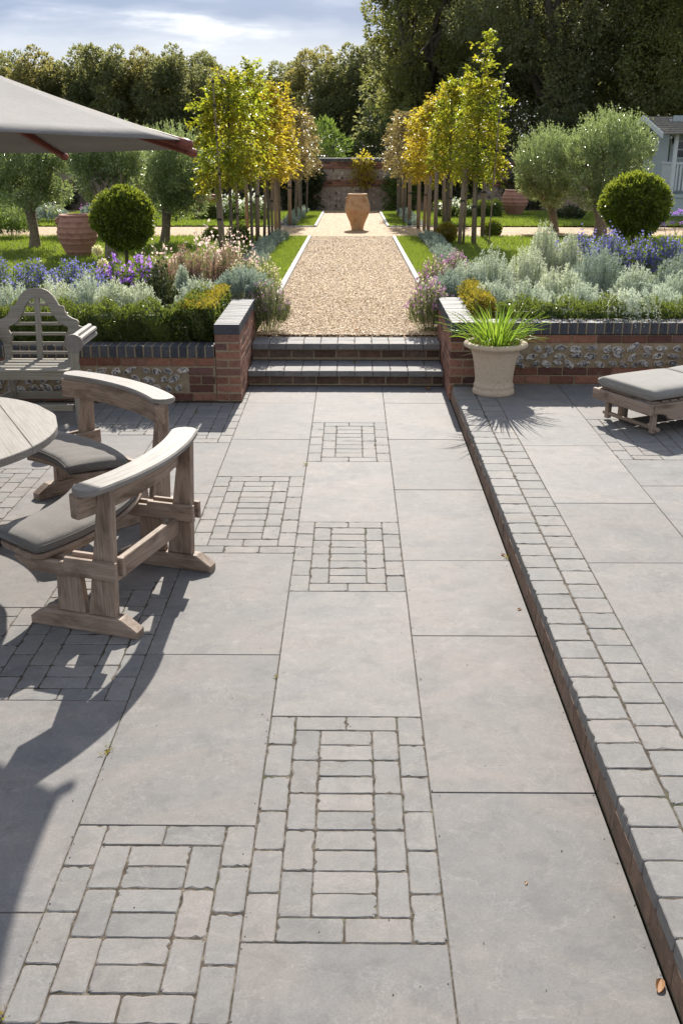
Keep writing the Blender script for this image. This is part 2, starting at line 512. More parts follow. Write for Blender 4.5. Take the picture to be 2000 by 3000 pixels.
M['lf_horn_y'] = L('hornbeam_leaves_gold', [(.15, .16, .022), (.23, .195, .024), (.32, .24, .028), (.36, .22, .03)], (.82, .64, .04), .52, .4, .5, (.14, .16, .022), 1.4)
M['lf_copper'] = L('copper_leaves', [(.18, .145, .065), (.26, .195, .085), (.33, .24, .11), (.15, .17, .06)], (.42, .33, .07), .3, .32, .7)
M['lf_olive'] = L('olive_leaves', [(.09, .13, .055), (.135, .18, .08), (.19, .24, .12), (.27, .3, .19)], (.42, .52, .12), .36, .26, .8)
M['lf_box'] = L('box_leaves', [(.034, .056, .016), (.055, .085, .02), (.08, .11, .024), (.11, .125, .026)], (.32, .38, .04), .32, .32, .6)
M['lf_box_y'] = L('box_leaves_golden', [(.06, .08, .014), (.12, .12, .018), (.2, .16, .022), (.28, .17, .025)], (.5, .42, .03), .34, .32, .6)  # golden copy of the box leaves; also paints the sunlit hedges
M['lf_ball'] = L('topiary_leaves', [(.05, .08, .015), (.08, .115, .02), (.115, .14, .024)], (.44, .48, .03), .4, .38, .5)
M['lf_silver'] = L('silver_foliage', [(.3, .35, .285), (.38, .43, .355), (.46, .5, .42), (.54, .57, .49)], (.42, .5, .36), .3, .6, .4)
M['lf_silver_w'] = L('silver_foliage_warm', [(.31, .35, .265), (.41, .45, .345), (.5, .53, .43), (.58, .6, .5)], (.46, .52, .34), .34, .55, .4)
M['lf_sage'] = L('blue_grey_foliage', [(.19, .245, .205), (.265, .32, .275), (.34, .39, .34)], (.26, .34, .26), .26, .6, .4)
M['lf_green'] = L('garden_leaves', [(.05, .08, .02), (.085, .13, .03), (.12, .16, .04)], (.3, .42, .05), .36, .4)
M['lf_dark'] = L('dark_shrub_leaves', [(.025, .035, .014), (.04, .055, .02), (.06, .07, .025)], (.14, .18, .03), .26, .4)
M['lf_grass'] = L('grass_blades', [(.075, .115, .016), (.11, .15, .02), (.15, .18, .03)], (.36, .46, .04), .4, .45)
M['lf_blade'] = L('strap_leaves', [(.065, .135, .015), (.1, .185, .02), (.14, .22, .028), (.22, .23, .045)], (.38, .55, .04), .4, .35, .5)
M['lf_stem'] = L('lavender_stems', [(.1, .13, .05), (.15, .17, .075), (.2, .2, .1)], (.28, .32, .1), .3, .6)
M['fl_blue'] = L('blue_flowers', [(.13, .12, .42), (.18, .17, .52), (.26, .24, .62)], (.3, .28, .8), .35, .6)
M['fl_violet'] = L('violet_flowers', [(.27, .11, .52), (.38, .17, .66), (.48, .25, .74)], (.55, .3, .85), .35, .6)
M['fl_pink'] = L('pale_pink_flowers', [(.62, .42, .42), (.72, .55, .54), (.8, .7, .68)], (.8, .6, .55), .35, .6)
M['fl_rose'] = L('dusky_pink_spikes', [(.2, .1, .1), (.3, .16, .15), (.38, .21, .19), (.25, .17, .12)], (.5, .26, .22), .35, .6)
M['fl_purple'] = L('purple_flowers', [(.25, .1, .26), (.4, .16, .4), (.5, .25, .5)], (.55, .25, .55), .3, .6)
M['fl_cream'] = L('cream_flowers', [(.5, .47, .26), (.62, .58, .36), (.7, .68, .48)], (.7, .66, .4), .35, .6)
M['fl_white'] = L('white_flowers', [(.7, .7, .66), (.8, .8, .77)], (.8, .8, .72), .3, .6)
M['dry_leaf'] = L('dry_leaves', [(.22, .09, .04), (.34, .17, .07), (.4, .25, .13)], (.4, .2, .07), .2, .6)

def gravel_mat():
    m, t = newmat('flint_gravel')
    v = objco(t)
    vo = t.tex('ShaderNodeTexVoronoi', v, 46, 0, .5)
    vo2 = t.tex('ShaderNodeTexVoronoi', v, 19, 0, .5)
    n = t.tex('ShaderNodeTexNoise', v, 1.6, 4, .6).outputs[0]
    c = t.ramp(t.n('ShaderNodeSeparateColor', Color=vo.outputs['Color']).outputs[0],
               [(0, (.24, .135, .06)), (.3, (.4, .25, .12)), (.6, (.49, .33, .175)), (.85, (.55, .41, .24)), (1, (.63, .52, .36))])
    c = t.mixc(.8, c, t.ramp(n, [(.3, (.88, .87, .85)), (.7, (1.08, 1.08, 1.08))]), 'MULTIPLY')
    h = t.math('SUBTRACT', 1., vo.outputs['Distance'])
    h = t.math('ADD', h, t.math('MULTIPLY', vo2.outputs['Distance'], .5))
    return finish(m, t, c, .75, h, 1., .02, .3)
M['gravel'] = gravel_mat()
def stones_mat():
    m, t = newmat('loose_gravel_stones')
    gn = t.tex('ShaderNodeTexNoise', objco(t), .9, 4, .6).outputs[0]
    c = t.ramp(island(t), [(0, (.27, .155, .07)), (.25, (.46, .29, .14)), (.6, (.57, .39, .2)), (.85, (.63, .47, .27)), (1, (.74, .62, .43))])
    c = t.mixc(1., c, t.ramp(gn, [(.35, (.8, .77, .73)), (.5, (.97, .96, .94)), (.66, (1.08, 1.08, 1.08))]), 'MULTIPLY')
    return finish(m, t, c, .6, None, spec=.45)
M['stones'] = stones_mat()
def lawn_mat():
    m, t = newmat('lawn_turf')
    v = objco(t)
    n = t.tex('ShaderNodeTexNoise', v, 40, 4, .7).outputs[0]
    b = t.tex('ShaderNodeTexNoise', v, 1.2, 3, .6).outputs[0]
    c = t.ramp(n, [(.3, (.05, .08, .012)), (.7, (.115, .15, .024))])
    c = t.mixc(.8, c, t.ramp(b, [(.3, (.85, .9, .8)), (.7, (1.15, 1.1, 1.1))]), 'MULTIPLY')
    return finish(m, t, c, .8, n, .8, .03, .2)
M['lawn'] = lawn_mat()
def ground_mat():
    m, t = newmat('rough_ground')
    n = t.tex('ShaderNodeTexNoise', objco(t), .6, 5, .6).outputs[0]
    return finish(m, t, t.ramp(n, [(.3, (.03, .04, .015)), (.7, (.06, .07, .025))]), .95, n, .5, .1, .2)
M['ground'] = ground_mat()
def flint_mat():
    m, t = newmat('knapped_flint')
    g = t.n('ShaderNodeSeparateXYZ', Vector=gcv(t))
    v = objco(t); r = island(t)
    n = t.tex('ShaderNodeTexNoise', v, 38, 4, .6, Distortion=1.).outputs[0]
    core = t.ramp(n, [(.38, (.03, .029, .031)), (.46, (.13, .12, .114)), (.52, (.31, .285, .262)), (.62, (.5, .46, .415))])
    core = t.mixc(.7, core, t.ramp(r, [(0, (.6, .6, .62)), (.5, (1, 1, 1)), (1, (1.5, 1.45, 1.4))]), 'MULTIPLY')
    rim = t.ramp(r, [(0, (.46, .39, .3)), (1, (.68, .61, .52))])
    c = t.mixc(g.outputs[0], rim, core)
    return finish(m, t, c, t.ramp(g.outputs[0], [(0, (.8,) * 3), (1, (.28,) * 3)]), n, .5, .006, .6)
M['flint'] = flint_mat()
def farflint_mat():
    m, t = newmat('old_flint_wall')
    v = objco(t)
    vo = t.tex('ShaderNodeTexVoronoi', v, 9, 0, .5)
    n = t.tex('ShaderNodeTexNoise', v, 1.5, 5, .65).outputs[0]
    d = t.n('ShaderNodeSeparateColor', Color=vo.outputs['Color']).outputs[0]
    c = t.ramp(d, [(0, (.1, .08, .075)), (.25, (.25, .2, .17)), (.5, (.38, .32, .27)), (1, (.5, .44, .38))])
    c = t.mixc(t.ramp(vo.outputs['Distance'], [(.3, (0, 0, 0)), (.55, (1, 1, 1))]), c, (.34, .28, .22))
    c = t.mixc(.9, c, t.ramp(n, [(.3, (.75, .72, .7)), (.7, (1.1, 1.08, 1.05))]), 'MULTIPLY')
    return finish(m, t, c, .85, vo.outputs['Distance'], .6, .03, .3)
M['far_flint'] = farflint_mat()
# ------------------------------------------------------------------ the ground and the paving
def sheet(name, xs, ys, zf, m, kind='structure', gcs=None):
    X, Y = np.meshgrid(np.array(xs, float), np.array(ys, float))
    Z = np.vectorize(zf)(X, Y)
    V = np.stack([X, Y, Z], -1).reshape(-1, 3)
    nx, ny = len(xs), len(ys)
    i, j = np.meshgrid(np.arange(nx - 1), np.arange(ny - 1))
    a = (j * nx + i).ravel()
    mb = MB(); mb.add(V, [np.stack([a, a + 1, a + nx + 1, a + nx], 1)])
    o = mb.build(name, m)
    return tag(o, kind=kind)

def groundz(x, y):
    if y < 8.4: return -.16
    return gz(y) - .05 if y > 9.6 else -.16
sheet('ground', [-400, -60, -20, -8, 0, 8, 20, 60, 400], [-60, -5, 8.3, 9.56, 9.72, 14, 20, 28, 36, 42, 60, 120, 700], groundz, M['ground'])

def paver(mb, x0, x1, y0, y1, z, gap=.005, rc=.004, bev=.004, jit=0., depth=.05, npts=4):
    """one flag or sett: rounded, slightly chipped outline with a worn arris"""
    x0 += gap; x1 -= gap; y0 += gap; y1 -= gap
    w_, d_ = x1 - x0, y1 - y0
    pts = []
    for cx, cy, a0 in ((x1 - rc, y1 - rc, 0), (x0 + rc, y1 - rc, 90), (x0 + rc, y0 + rc, 180), (x1 - rc, y0 + rc, 270)):
        for k in range(npts):
            a = R(a0 + 90 * k / (npts - 1))
            pts.append((cx + rc * math.cos(a), cy + rc * math.sin(a)))
        if jit:                                           # a few points along the edge to come
            nx_, ny_ = {0: (x0 + rc, y1), 90: (x0, y0 + rc), 180: (x1 - rc, y0), 270: (x1, y1 - rc)}[a0]
            px, py = pts[-1]
            for f in (.2, .4, .6, .8):
                pts.append((px + (nx_ - px) * f, py + (ny_ - py) * f))
    P = np.array(pts)
    cen = np.array([(x0 + x1) / 2, (y0 + y1) / 2])
    P0 = P.copy()
    if jit:
        dirn = np.sign(P - cen) * np.array([1, 1])
        P0 = P - rng.uniform(0, jit, (len(P), 1)) * (P - cen) / (np.linalg.norm(P - cen, axis=1)[:, None])
    inn = cen + (P0 - cen) * np.array([1 - 2 * bev / w_, 1 - 2 * bev / d_])
    if jit: inn = inn - rng.uniform(0, jit, (len(P), 1)) * (inn - cen) / (np.linalg.norm(inn - cen, axis=1)[:, None])
    if jit:                                               # knocked-off corners and nibbled edges
        hit = rng.uniform(0, 1, len(P)) < .07
        P0[hit] = P0[hit] - (P0[hit] - cen) / np.linalg.norm(P0[hit] - cen, axis=1)[:, None] * .007
        inn[hit] = inn[hit] - (inn[hit] - cen) / np.linalg.norm(inn[hit] - cen, axis=1)[:, None] * rng.uniform(.004, .012, (hit.sum(), 1))
    t1, t2 = rng.uniform(-.0012, .0012, 2) * (1.15 if jit else 1) / np.array([max(w_, .1), max(d_, .1)])
    dz = rng.uniform(-.0006, .0012) if jit else rng.uniform(-.0006, .0006)
    def zz(Q, off): return z + off + dz + (Q[:, 0] - cen[0]) * t1 + (Q[:, 1] - cen[1]) * t2
    n = len(P)
    V = np.concatenate([np.c_[P, np.full(n, z - depth)], np.c_[P0, zz(P0, -bev * .9)], np.c_[inn, zz(inn, 0)]])
    i = np.arange(n); j = (i + 1) % n
    mb.add(V, [np.stack([i, j, n + j, n + i], 1), np.stack([n + i, n + j, 2 * n + j, 2 * n + i], 1), (2 * n + i)[None]])

def slab(mb, x0, x1, y0, y1, z): paver(mb, x0, x1, y0, y1, z, .0022, .002, .002, 0., .04, 2)
def sett(mb, x0, x1, y0, y1, z, depth=.05): paver(mb, x0, x1, y0, y1, z, .0009 + rng.uniform(-.0004, .0012), rng.uniform(.006, .016), .0024, .0024, depth, 4)

def pattern(mb, x0, x1, y0, y1, z, xmin=-9, xmax=9):
    """a panel of setts: framed by uprights and pairs of stretchers around a stack of stretchers"""
    wd = (x1 - x0) / 6
    n = max(2, int(round((y1 - y0) / (2 * wd))))
    dp = (y1 - y0) / n
    out = []
    for k in range(n):
        out.append((x0, x0 + wd, y0 + k * dp, y0 + (k + 1) * dp))
        out.append((x1 - wd, x1, y0 + k * dp, y0 + (k + 1) * dp))
    for ya, yb in ((y0, y0 + dp / 2), (y1 - dp / 2, y1)):
        out.append((x0 + wd, x0 + 3 * wd, ya, yb)); out.append((x0 + 3 * wd, x0 + 5 * wd, ya, yb))
    for k in range(n - 1):
        ya = y0 + dp / 2 + k * dp
        out.append((x0 + wd, x0 + 2 * wd, ya, ya + dp)); out.append((x0 + 4 * wd, x0 + 5 * wd, ya, ya + dp))
        for h in (0, .5): out.append((x0 + 2 * wd, x0 + 4 * wd, ya + h * dp, ya + (h + .5) * dp))
    for q in out:
        if q[0] >= xmin - .01 and q[1] <= xmax + .01: sett(mb, *q, z)

flags, setts = MB(), MB()
XL, XC0, XC1, XK = -.915, -.315, .285, .868
# middle column
pattern(setts, XC0, XC1, 6.79, 7.82, 0); pattern(setts, XC0, XC1, 4.62, 5.6, 0); pattern(setts, XC0, XC1, 2.248, 3.447, 0)
for y0, y1 in ((7.82, 9.085), (5.6, 6.79), (3.447, 4.62), (1.06, 2.248), (-.1, 1.06), (-1.2, -.1)): slab(flags, XC0, XC1, y0, y1, 0)
# right column, cut by the raised edge
for y0, y1 in ((8.459, 9.085), (7.353, 8.459), (6.187, 7.353), (5.023, 6.187), (4.142, 5.023), (2.957, 4.142), (1.76, 2.957), (.57, 1.76), (-1.2, .57)): slab(flags, XC1, XK + .002, y0, y1, 0)
# left column
pattern(setts, XL, XC0, 5.216, 6.45, 0)
for k in range(3): sett(setts, XL + k * .2, XL + k * .2 + .2, 5.116, 5.216, 0)
pattern(setts, XL, XC0, 1.96, 2.767, 0)
for y0, y1 in ((8.459, 9.085), (7.34, 8.459), (6.45, 7.34), (3.952, 5.116), (2.767, 3.952), (.78, 1.96), (-.4, .78)): slab(flags, XL, XC0, y0, y1, 0)
# columns further left, under the table
XA, XB, XD = -1.515, -2.115, -2.715
pattern(setts, XA, XL, 3.557, 4.73, 0); pattern(setts, XA, XL, 7.25, 8.45, 0)
for y0, y1 in ((6.1, 7.25), (4.73, 6.1), (2.36, 3.557), (1.17, 2.36), (-.2, 1.17)): slab(flags, XA, XL, y0, y1, 0)
pattern(setts, XB, XA, 3.25, 4.42, 0); pattern(setts, XB, XA, 7.45, 8.45, 0)
for y0, y1 in ((6.2, 7.45), (5.6, 6.2), (4.42, 5.6), (2.05, 3.25), (.85, 2.05)): slab(flags, XB, XA, y0, y1, 0)
pattern(setts, XD, XB, 5.63, 6.6, 0)
for y0, y1 in ((7.6, 8.45), (6.6, 7.6), (4.4, 5.63), (3.2, 4.4), (2., 3.2)): slab(flags, XD, XB, y0, y1, 0)
for cx in (-3.315, -3.915):
    for k in range(6): slab(flags, cx, cx + .6, 1.45 + k * 1.17 + (cx < -3.5) * -.4, min(8.45, 2.62 + k * 1.17 + (cx < -3.5) * -.4), 0)
# narrow strip of setts between the pier and the left column
for k in range(4): sett(setts, -.953, XL, 8.452 + k * .158, 8.452 + (k + 1) * .158, 0)
tb = MB()
box(tb, (-2.2, 3.65, -.0473), (6.12, 10.9, .09), .002)
terrace = tag(tb.build('terrace', M['joint']), kind='structure')
fl = flags.build('terrace_flags', M['slab']); fl.parent = terrace
st = setts.build('terrace_setts', M['sett']); st.parent = terrace

# upper terrace on the right, .15 m higher, edged with two rows of setts
ZU = .15
f2, s2 = MB(), MB()
for k in range(66):
    y = -1.6 + k * .1545
    if y + .1545 > 8.56: break
    sett(s2, .876, 1.04, y + .012, y + .1665, ZU, .052)
    sett(s2, 1.043, 1.2, y - .03, y + .1245, ZU)
XU = [1.2, 1.795, 2.39, 2.985, 3.58, 4.175]
for k in range(len(XU) - 1):
    if k == 0: ys = [8.545, 7.83, 6.7, 5.535, 4.655, 3.47, 2.29, 1.1, -.1]
    elif k == 1: ys = [8.545, 7.4, 'p', 6.38, 5.85, 4.94, 3.76, 2.58, 1.4, .2]
    else: ys = [8.545, 7.75 - .2 * k, 6.6 - .15 * k, 5.4, 4.2, 3.0, 1.8, .6]
    prev = None
    pat = False
    for y in ys:
        if y == 'p': pat = True; continue
        if prev is not None:
            if pat: pattern(s2, XU[k], XU[k + 1], y, prev, ZU); pat = False
            else: slab(f2, XU[k], XU[k + 1], y, prev, ZU)
        prev = y
tb = MB(); box(tb, (2.58, 3.45, ZU - .0673), (3.38, 10.2, .13), .002)
upper = tag(tb.build('upper_terrace', M['joint']), kind='structure')
o = f2.build('terrace_flags', M['slab']); o.parent = upper
o = s2.build('terrace_setts', M['sett']); o.parent = upper
kb = MB()
for k in range(48):
    y = -1.6 + k * .2155
    if y + .21 > 8.55: break
    box(kb, (.925, y + .1055 + .03, .053), (.1, .211, .1), .005, jit=.002)
o = kb.build('terrace_riser', M['brick_kerb']); o.parent = upper
kb = MB(); box(kb, (.929, 3.45, .04), (.1, 10.19, .118), .002)
o = kb.build('riser_mortar', M['mortar']); o.parent = upper
# ------------------------------------------------------------------ garden levels
gravel_y = [9.84, 9.93, 10.5, 12, 14, 17, 20, 23.1, 26.85, 30, 34.7]
PW = .9
def gzz(off): return lambda x, y: gz(y) + off
gp = sheet('gravel_path', np.linspace(-PW - .055, PW + .055, 5), gravel_y, lambda x, y: gz(y) - (.026 if y < 9.9 else 0), M['gravel'])
g2 = sheet('gravel_path', np.linspace(-14, 14, 9), [23.1, 26.85], gzz(-.004), M['gravel'])
g3 = sheet('gravel_path', np.linspace(-14, 14, 9), [34.7, 36.3], gzz(-.002), M['gravel'])
soil_l = sheet('flower_bed_soil', np.linspace(-8, -.96, 6), [8.6, 9.6, 11, 13.4], lambda x, y: .47 - max(0, y - 9) * .038, M['soil'])
soil_r = sheet('flower_bed_soil', np.linspace(.96, 8, 6), [8.6, 9.6, 11, 13.9], lambda x, y: .5 - max(0, y - 9) * .038, M['soil'])
soil_s = []
for s in (-1, 1):
    for (ya, yb) in ((13.0, 23.1), (26.85, 34.7)):
        soil_s.append(sheet('planting_strip', [s * 1.42, s * 2.05][::s], np.linspace(ya, yb, 6), gzz(.002), M['soil']))
lawns = []
for s in (-1, 1):
    for (ya, yb) in ((12.6, 23.05), (26.9, 34.65)):
        xs = sorted([s * .985, s * 1.47])
        lawns.append(sheet('lawn', xs, np.linspace(ya, yb, 6), gzz(.02), M['lawn']))
        xs = sorted([s * 1.98, s * 13.])
        lawns.append(sheet('lawn', np.linspace(xs[0], xs[1], 4), np.linspace(ya + .3, yb, 6), gzz(.018), M['lawn']))

# grass blades on the lawns: nobody could count them
def blades(n_per, rects, hmin, hmax, wd):
    P = []
    for (xa, xb, ya, yb, off) in rects:
        n = int(n_per * (xb - xa) * (yb - ya))
        x = rng.uniform(xa, xb, n); y = rng.uniform(ya, yb, n)
        P.append(np.stack([x, y, np.array([gz(v) for v in y]) + off], 1))
    P = np.concatenate(P); n = len(P)
    h = rng.uniform(hmin, hmax, n); a = rng.uniform(0, 2 * np.pi, n)
    d = np.stack([np.cos(a), np.sin(a), np.zeros(n)], 1)
    lean = np.stack([rng.normal(0, .5, n), rng.normal(0, .5, n), np.ones(n)], 1) * h[:, None]
    V = np.stack([P - d * wd, P + d * wd, P + lean], 1).reshape(-1, 3)
    mb = MB(); mb.add(V, [np.arange(3 * n).reshape(-1, 3)])
    return mb
rects = []
for s in (-1, 1):
    for (ya, yb) in ((12.6, 23.05), (26.9, 34.65)):
        xs = sorted([s * .99, s * 1.46]); rects.append((*xs, ya, yb, .018))
o = blades(2600, rects, .03, .06, .006).build('grass', M['lf_grass'])
tag(o, 'short bright green grass on the narrow strips beside the gravel path', 'grass', kind='stuff')
rects = [(-9, -2., 13.2, 23.05, .016), (-9, -2, 26.9, 34.6, .016), (2., 9, 13.6, 23.05, .016), (2., 9, 26.9, 34.6, .016)]
o = blades(620, rects, .04, .08, .011).build('grass', M['lf_grass'])
tag(o, 'mown green grass on the lawns under the olive trees', 'grass', kind='stuff')
# loose stones on the path
def pebbles(n, xa, xb, ya, yb, zoff, smin, smax, power=1.0):
    x = rng.uniform(xa, xb, n); y = ya + (yb - ya) * rng.uniform(0, 1, n) ** power
    P = np.stack([x, y, np.array([gz(v) for v in y]) + zoff], 1)
    base = np.array([(1, 0, 0), (.3, .95, 0), (-.8, .6, 0), (-.8, -.6, 0), (.3, -.95, 0), (0.1, 0, .8), (-.1, .1, -.6)], float)
    V = base[None] * rng.uniform(.6, 1.25, (n, 7, 1))
    s = rng.uniform(smin, smax, (n, 1, 1)) * np.array([1.15, .8, .6])
    V = V * s
    a = rng.uniform(0, 2 * np.pi, n); tl = rng.normal(0, .45, n)
    ca, sa, ct, st_ = np.cos(a), np.sin(a), np.cos(tl), np.sin(tl)
    y2 = V[:, :, 1] * ct[:, None] - V[:, :, 2] * st_[:, None]; z2 = V[:, :, 1] * st_[:, None] + V[:, :, 2] * ct[:, None]
    x2 = V[:, :, 0] * ca[:, None] - y2 * sa[:, None]; y3 = V[:, :, 0] * sa[:, None] + y2 * ca[:, None]
    V = np.stack([x2, y3, z2], -1) + P[:, None]
    f = np.array([(0, 1, 5), (1, 2, 5), (2, 3, 5), (3, 4, 5), (4, 0, 5), (1, 0, 6), (2, 1, 6), (3, 2, 6), (4, 3, 6), (0, 4, 6)])
    mb = MB(); mb.add(V.reshape(-1, 3), [(f[None] + 7 * np.arange(n)[:, None, None]).reshape(-1, 3)])
    return mb
mb = pebbles(42000, -.93, .93, 9.86, 23.5, .003, .006, .0135, 1.7)
tag(mb.build('gravel', M['stones']), 'loose honey coloured flint gravel on the straight path', 'gravel', kind='stuff')

# pale edging stones along the path: four runs
for s, side in ((-1, 'left'), (1, 'right')):
    for (ya, yb, where) in ((12.2, 23.08, 'near'), (26.87, 34.66, 'far')):
        mb = MB()
        y = ya
        while y < yb - .1:
            y1 = min(y + rng.uniform(.28, .34), yb)
            z0, z1 = gz(y), gz(y1)
            bar(mb, (s * .945, y + .004, (z0) - .005), (s * .945, y1 - .004, z1 - .005), .075, .09, .008)
            y = y1
        # return along the cross path
        yr = yb if where == 'near' else ya
        x = .985
        while x < (2.05 if where == 'near' else 2.3):
            x1 = x + .33
            bar(mb, (s * (x + .004), yr, gz(yr) - .015), (s * (x1 - .004), yr, gz(yr) - .015), .06, .08, .008)
            x = x1
        t_ = root('path_edging', (s * .945, ya, gz(ya)), f'{where} run of pale stone edging along the {side} side of the gravel path', 'edging', 'stone edgings of the gravel path')
        mb.build('edging_stones', M['edging'], t_)
# ------------------------------------------------------------------ steps
steps = root('garden_steps', (-.04, 9.1, 0), 'two wide stone steps with mossy brick risers up to the gravel path', 'steps')
X0, X1 = -.953, .853
def riser(y, z0, z1):
    mb = MB(); k = 0
    x = X0 - rng.uniform(0, .1)
    h = z1 - z0
    while x < X1:
        xa, xb = max(x, X0), min(x + .2155, X1)
        if xb - xa > .02:
            box(mb, ((xa + xb) / 2, y + .05, (z0 + z1) / 2 + .004), (xb - xa - .012, .1, min(.066, h - .014)), .005, jit=.002)
        x += .2155
    r_ = mb.build('riser', M['brick_wet'], steps)
    mb = MB(); box(mb, ((X0 + X1) / 2, y + .054, (z0 + z1) / 2 + .001), (X1 - X0, .1, h - .004), .001)
    mb.build('mortar_bed', M['mortar'], r_)
def tread(y0, ym, y1, z1, th):
    mb = MB(); w_ = (X1 - X0) / 11
    for k in range(11):
        xa = X0 + k * w_
        paver(mb, xa, xa + w_, y0, ym, z1, .0013, .006, .004, .002, th, 3)
        paver(mb, xa, xa + w_, ym, y1, z1, .0013, .006, .003, .002, th, 3)
    t_ = mb.build('tread', M['sett'], steps)
    mb = MB(); box(mb, ((X0 + X1) / 2, (y0 + y1) / 2 + .012, z1 - th / 2 - .004), (X1 - X0, y1 - y0 - .02, th - .006), .001)
    mb.build('mortar_bed', M['joint'], t_)
riser(9.095, 0, .1); tread(9.05, 9.3, 9.532, .15, .05)
riser(9.53, .15, .265); tread(9.487, 9.68, 9.85, .316, .052)

# ------------------------------------------------------------------ retaining walls
CO = .075
def course_x(mb, x0, x1, y0, dep, z, off, L=.2155, h=.063):
    x = x0 - off
    while x < x1 - .01:
        xa, xb = max(x, x0), min(x + L, x1)
        if xb - xa > .03: box(mb, ((xa + xb) / 2, y0 + dep / 2, z + .0375), (xb - xa - .011, dep, h), .004, jit=.0018)
        x += L
def course_y(mb, y0, y1, x0, dep, z, off, L=.2155, h=.063):
    y = y0 - off
    while y < y1 - .01:
        ya, yb = max(y, y0), min(y + L, y1)
        if yb - ya > .03: box(mb, (x0 + dep / 2, (ya + yb) / 2, z + .0375), (dep, yb - ya - .011, h), .004, jit=.0018)
        y += L
def flint_panel(name, x0, x1, z0, z1, yf, parent, rows):
    mb = MB(); box(mb, ((x0 + x1) / 2, yf + .06, (z0 + z1) / 2), (x1 - x0, .1, z1 - z0), .001)
    core = mb.build(name, M['mortar'], parent)
    fb = MB()
    rh = (z1 - z0) / rows
    for r_ in range(rows):
        x = x0 + rng.uniform(.03, .07)
        while x < x1 - .03:
            w_ = rng.uniform(.075, .13); hh = rh * rng.uniform(.37, .49)
            n = rng.integers(6, 9)
            a = np.linspace(0, 2 * np.pi, n, endpoint=False) + rng.uniform(-.15, .15, n)
            rr = rng.uniform(.74, 1.16, n)
            cz = z0 + (r_ + .5) * rh + rng.uniform(-.16, .16) * rh
            tilt = rng.uniform(-.8, .8)
            ox, oz = np.cos(a) * rr * w_ / 2, np.sin(a) * rr * hh
            ox, oz = ox * math.cos(tilt) - oz * math.sin(tilt), ox * math.sin(tilt) + oz * math.cos(tilt)
            def ring(f, y, jit=0): return np.stack([x + ox * f + rng.uniform(-jit, jit, n), np.full(n, yf + y) + rng.uniform(-jit, jit, n), cz + oz * f], 1)
            V = np.concatenate([ring(1, .02), ring(1.0, -.008), ring(.92, -.02, .002), ring(.86, -.019, .003), ring(.35, -.021, .005), [[x, yf - .02, cz]]])
            g = np.zeros((len(V), 3)); g[3 * n:, 0] = 1; g[2 * n:3 * n, 0] = .05
            i = np.arange(n); j = (i + 1) % n
            fs = [np.stack([k * n + i, k * n + j, (k + 1) * n + j, (k + 1) * n + i], 1) for k in range(4)]
            fs.append(np.stack([4 * n + i, 4 * n + j, np.full(n, 5 * n)], 1))
            fb.add(V, fs, g)
            x += w_ + rng.uniform(.004, .022)
    fb.build('flints', M['flint'], core)
def coping_x(mb, x0, x1, y0, dep, z0, z1, pitch=.0765):
    n = max(1, int(round((x1 - x0) / pitch))); p = (x1 - x0) / n
    for k in range(n): box(mb, (x0 + (k + .5) * p, y0 + dep / 2, (z0 + z1) / 2), (p - .0125, dep, z1 - z0), .003, jit=.0012)
def coping_y(mb, y0, y1, x0, dep, z0, z1, pitch=.0765):
    n = max(1, int(round((y1 - y0) / pitch))); p = (y1 - y0) / n
    for k in range(n): box(mb, (x0 + dep / 2, y0 + (k + .5) * p, (z0 + z1) / 2), (dep, p - .0125, z1 - z0), .003, jit=.0012)

# left wall: pier running back along the path and a lower wall with a flint panel
YF, PX0, PX1, YB = 8.49, -1.172, -.957, 9.975
wl = root('retaining_wall', (-1.06, YF, 0), 'low brick and flint wall with dark coping left of the steps', 'wall')
mb = MB()
zc = .0
for k in range(8):
    z = .004 + k * .0735
    if k % 2 == 0:
        course_y(mb, YF, YB, PX0, .105, z, 0); course_y(mb, YF, YB, PX1 - .105, .105, z, 0)
    else:
        box(mb, ((PX0 + PX1) / 2, YF + .0515, z + .0375), (.213, .092, .063), .004, jit=.0018)
        course_y(mb, YF + .108, YB, PX0, .105, z, 0); course_y(mb, YF + .108, YB, PX1 - .105, .105, z, 0)
XQ = -1.41
course_x(mb, -5.2, PX0 - .005, YF + .002, .1, .004, .06)
course_x(mb, -5.2, PX0 - .005, YF + .002, .1, .3125, .02)
for k in range(1, 4):
    course_x(mb, XQ + (.0 if k % 2 else .0), PX0 - .005, YF + .002, .1, .004 + k * .0755, (0 if k % 2 else .1075))
bw = mb.build('brickwork', M['brick'], wl)
mb = MB()
box(mb, ((PX0 + PX1) / 2, (YF + YB) / 2 + .002, .295), (.207, YB - YF - .01, .585), .001)
box(mb, ((-5.2 + PX0) / 2, YF + .112, .195), (PX0 + 5.2 - .004, .2, .384), .001)
mb.build('mortar', M['mortar'], bw)
flint_panel('flint_panel', -5.2, XQ - .006, .083, .306, YF + .004, wl, 3)
mb = MB()
coping_y(mb, YF, YB, PX0 - .002, .219, .592, .675)
coping_x(mb, -5.2, PX0 - .008, YF - .004, .205, .392, .49)
cp = mb.build('coping', M['blue_brick'], wl)
mb = MB()
box(mb, ((PX0 + PX1) / 2, (YF + YB) / 2 + .01, .631), (.2125, YB - YF - .04, .0785), .001)
box(mb, ((-5.2 + PX0) / 2 - .004, YF + .0985, .4385), (PX0 + 5.2 - .012, .196, .096), .001)
mb.build('coping_mortar', M['mortar'], cp)

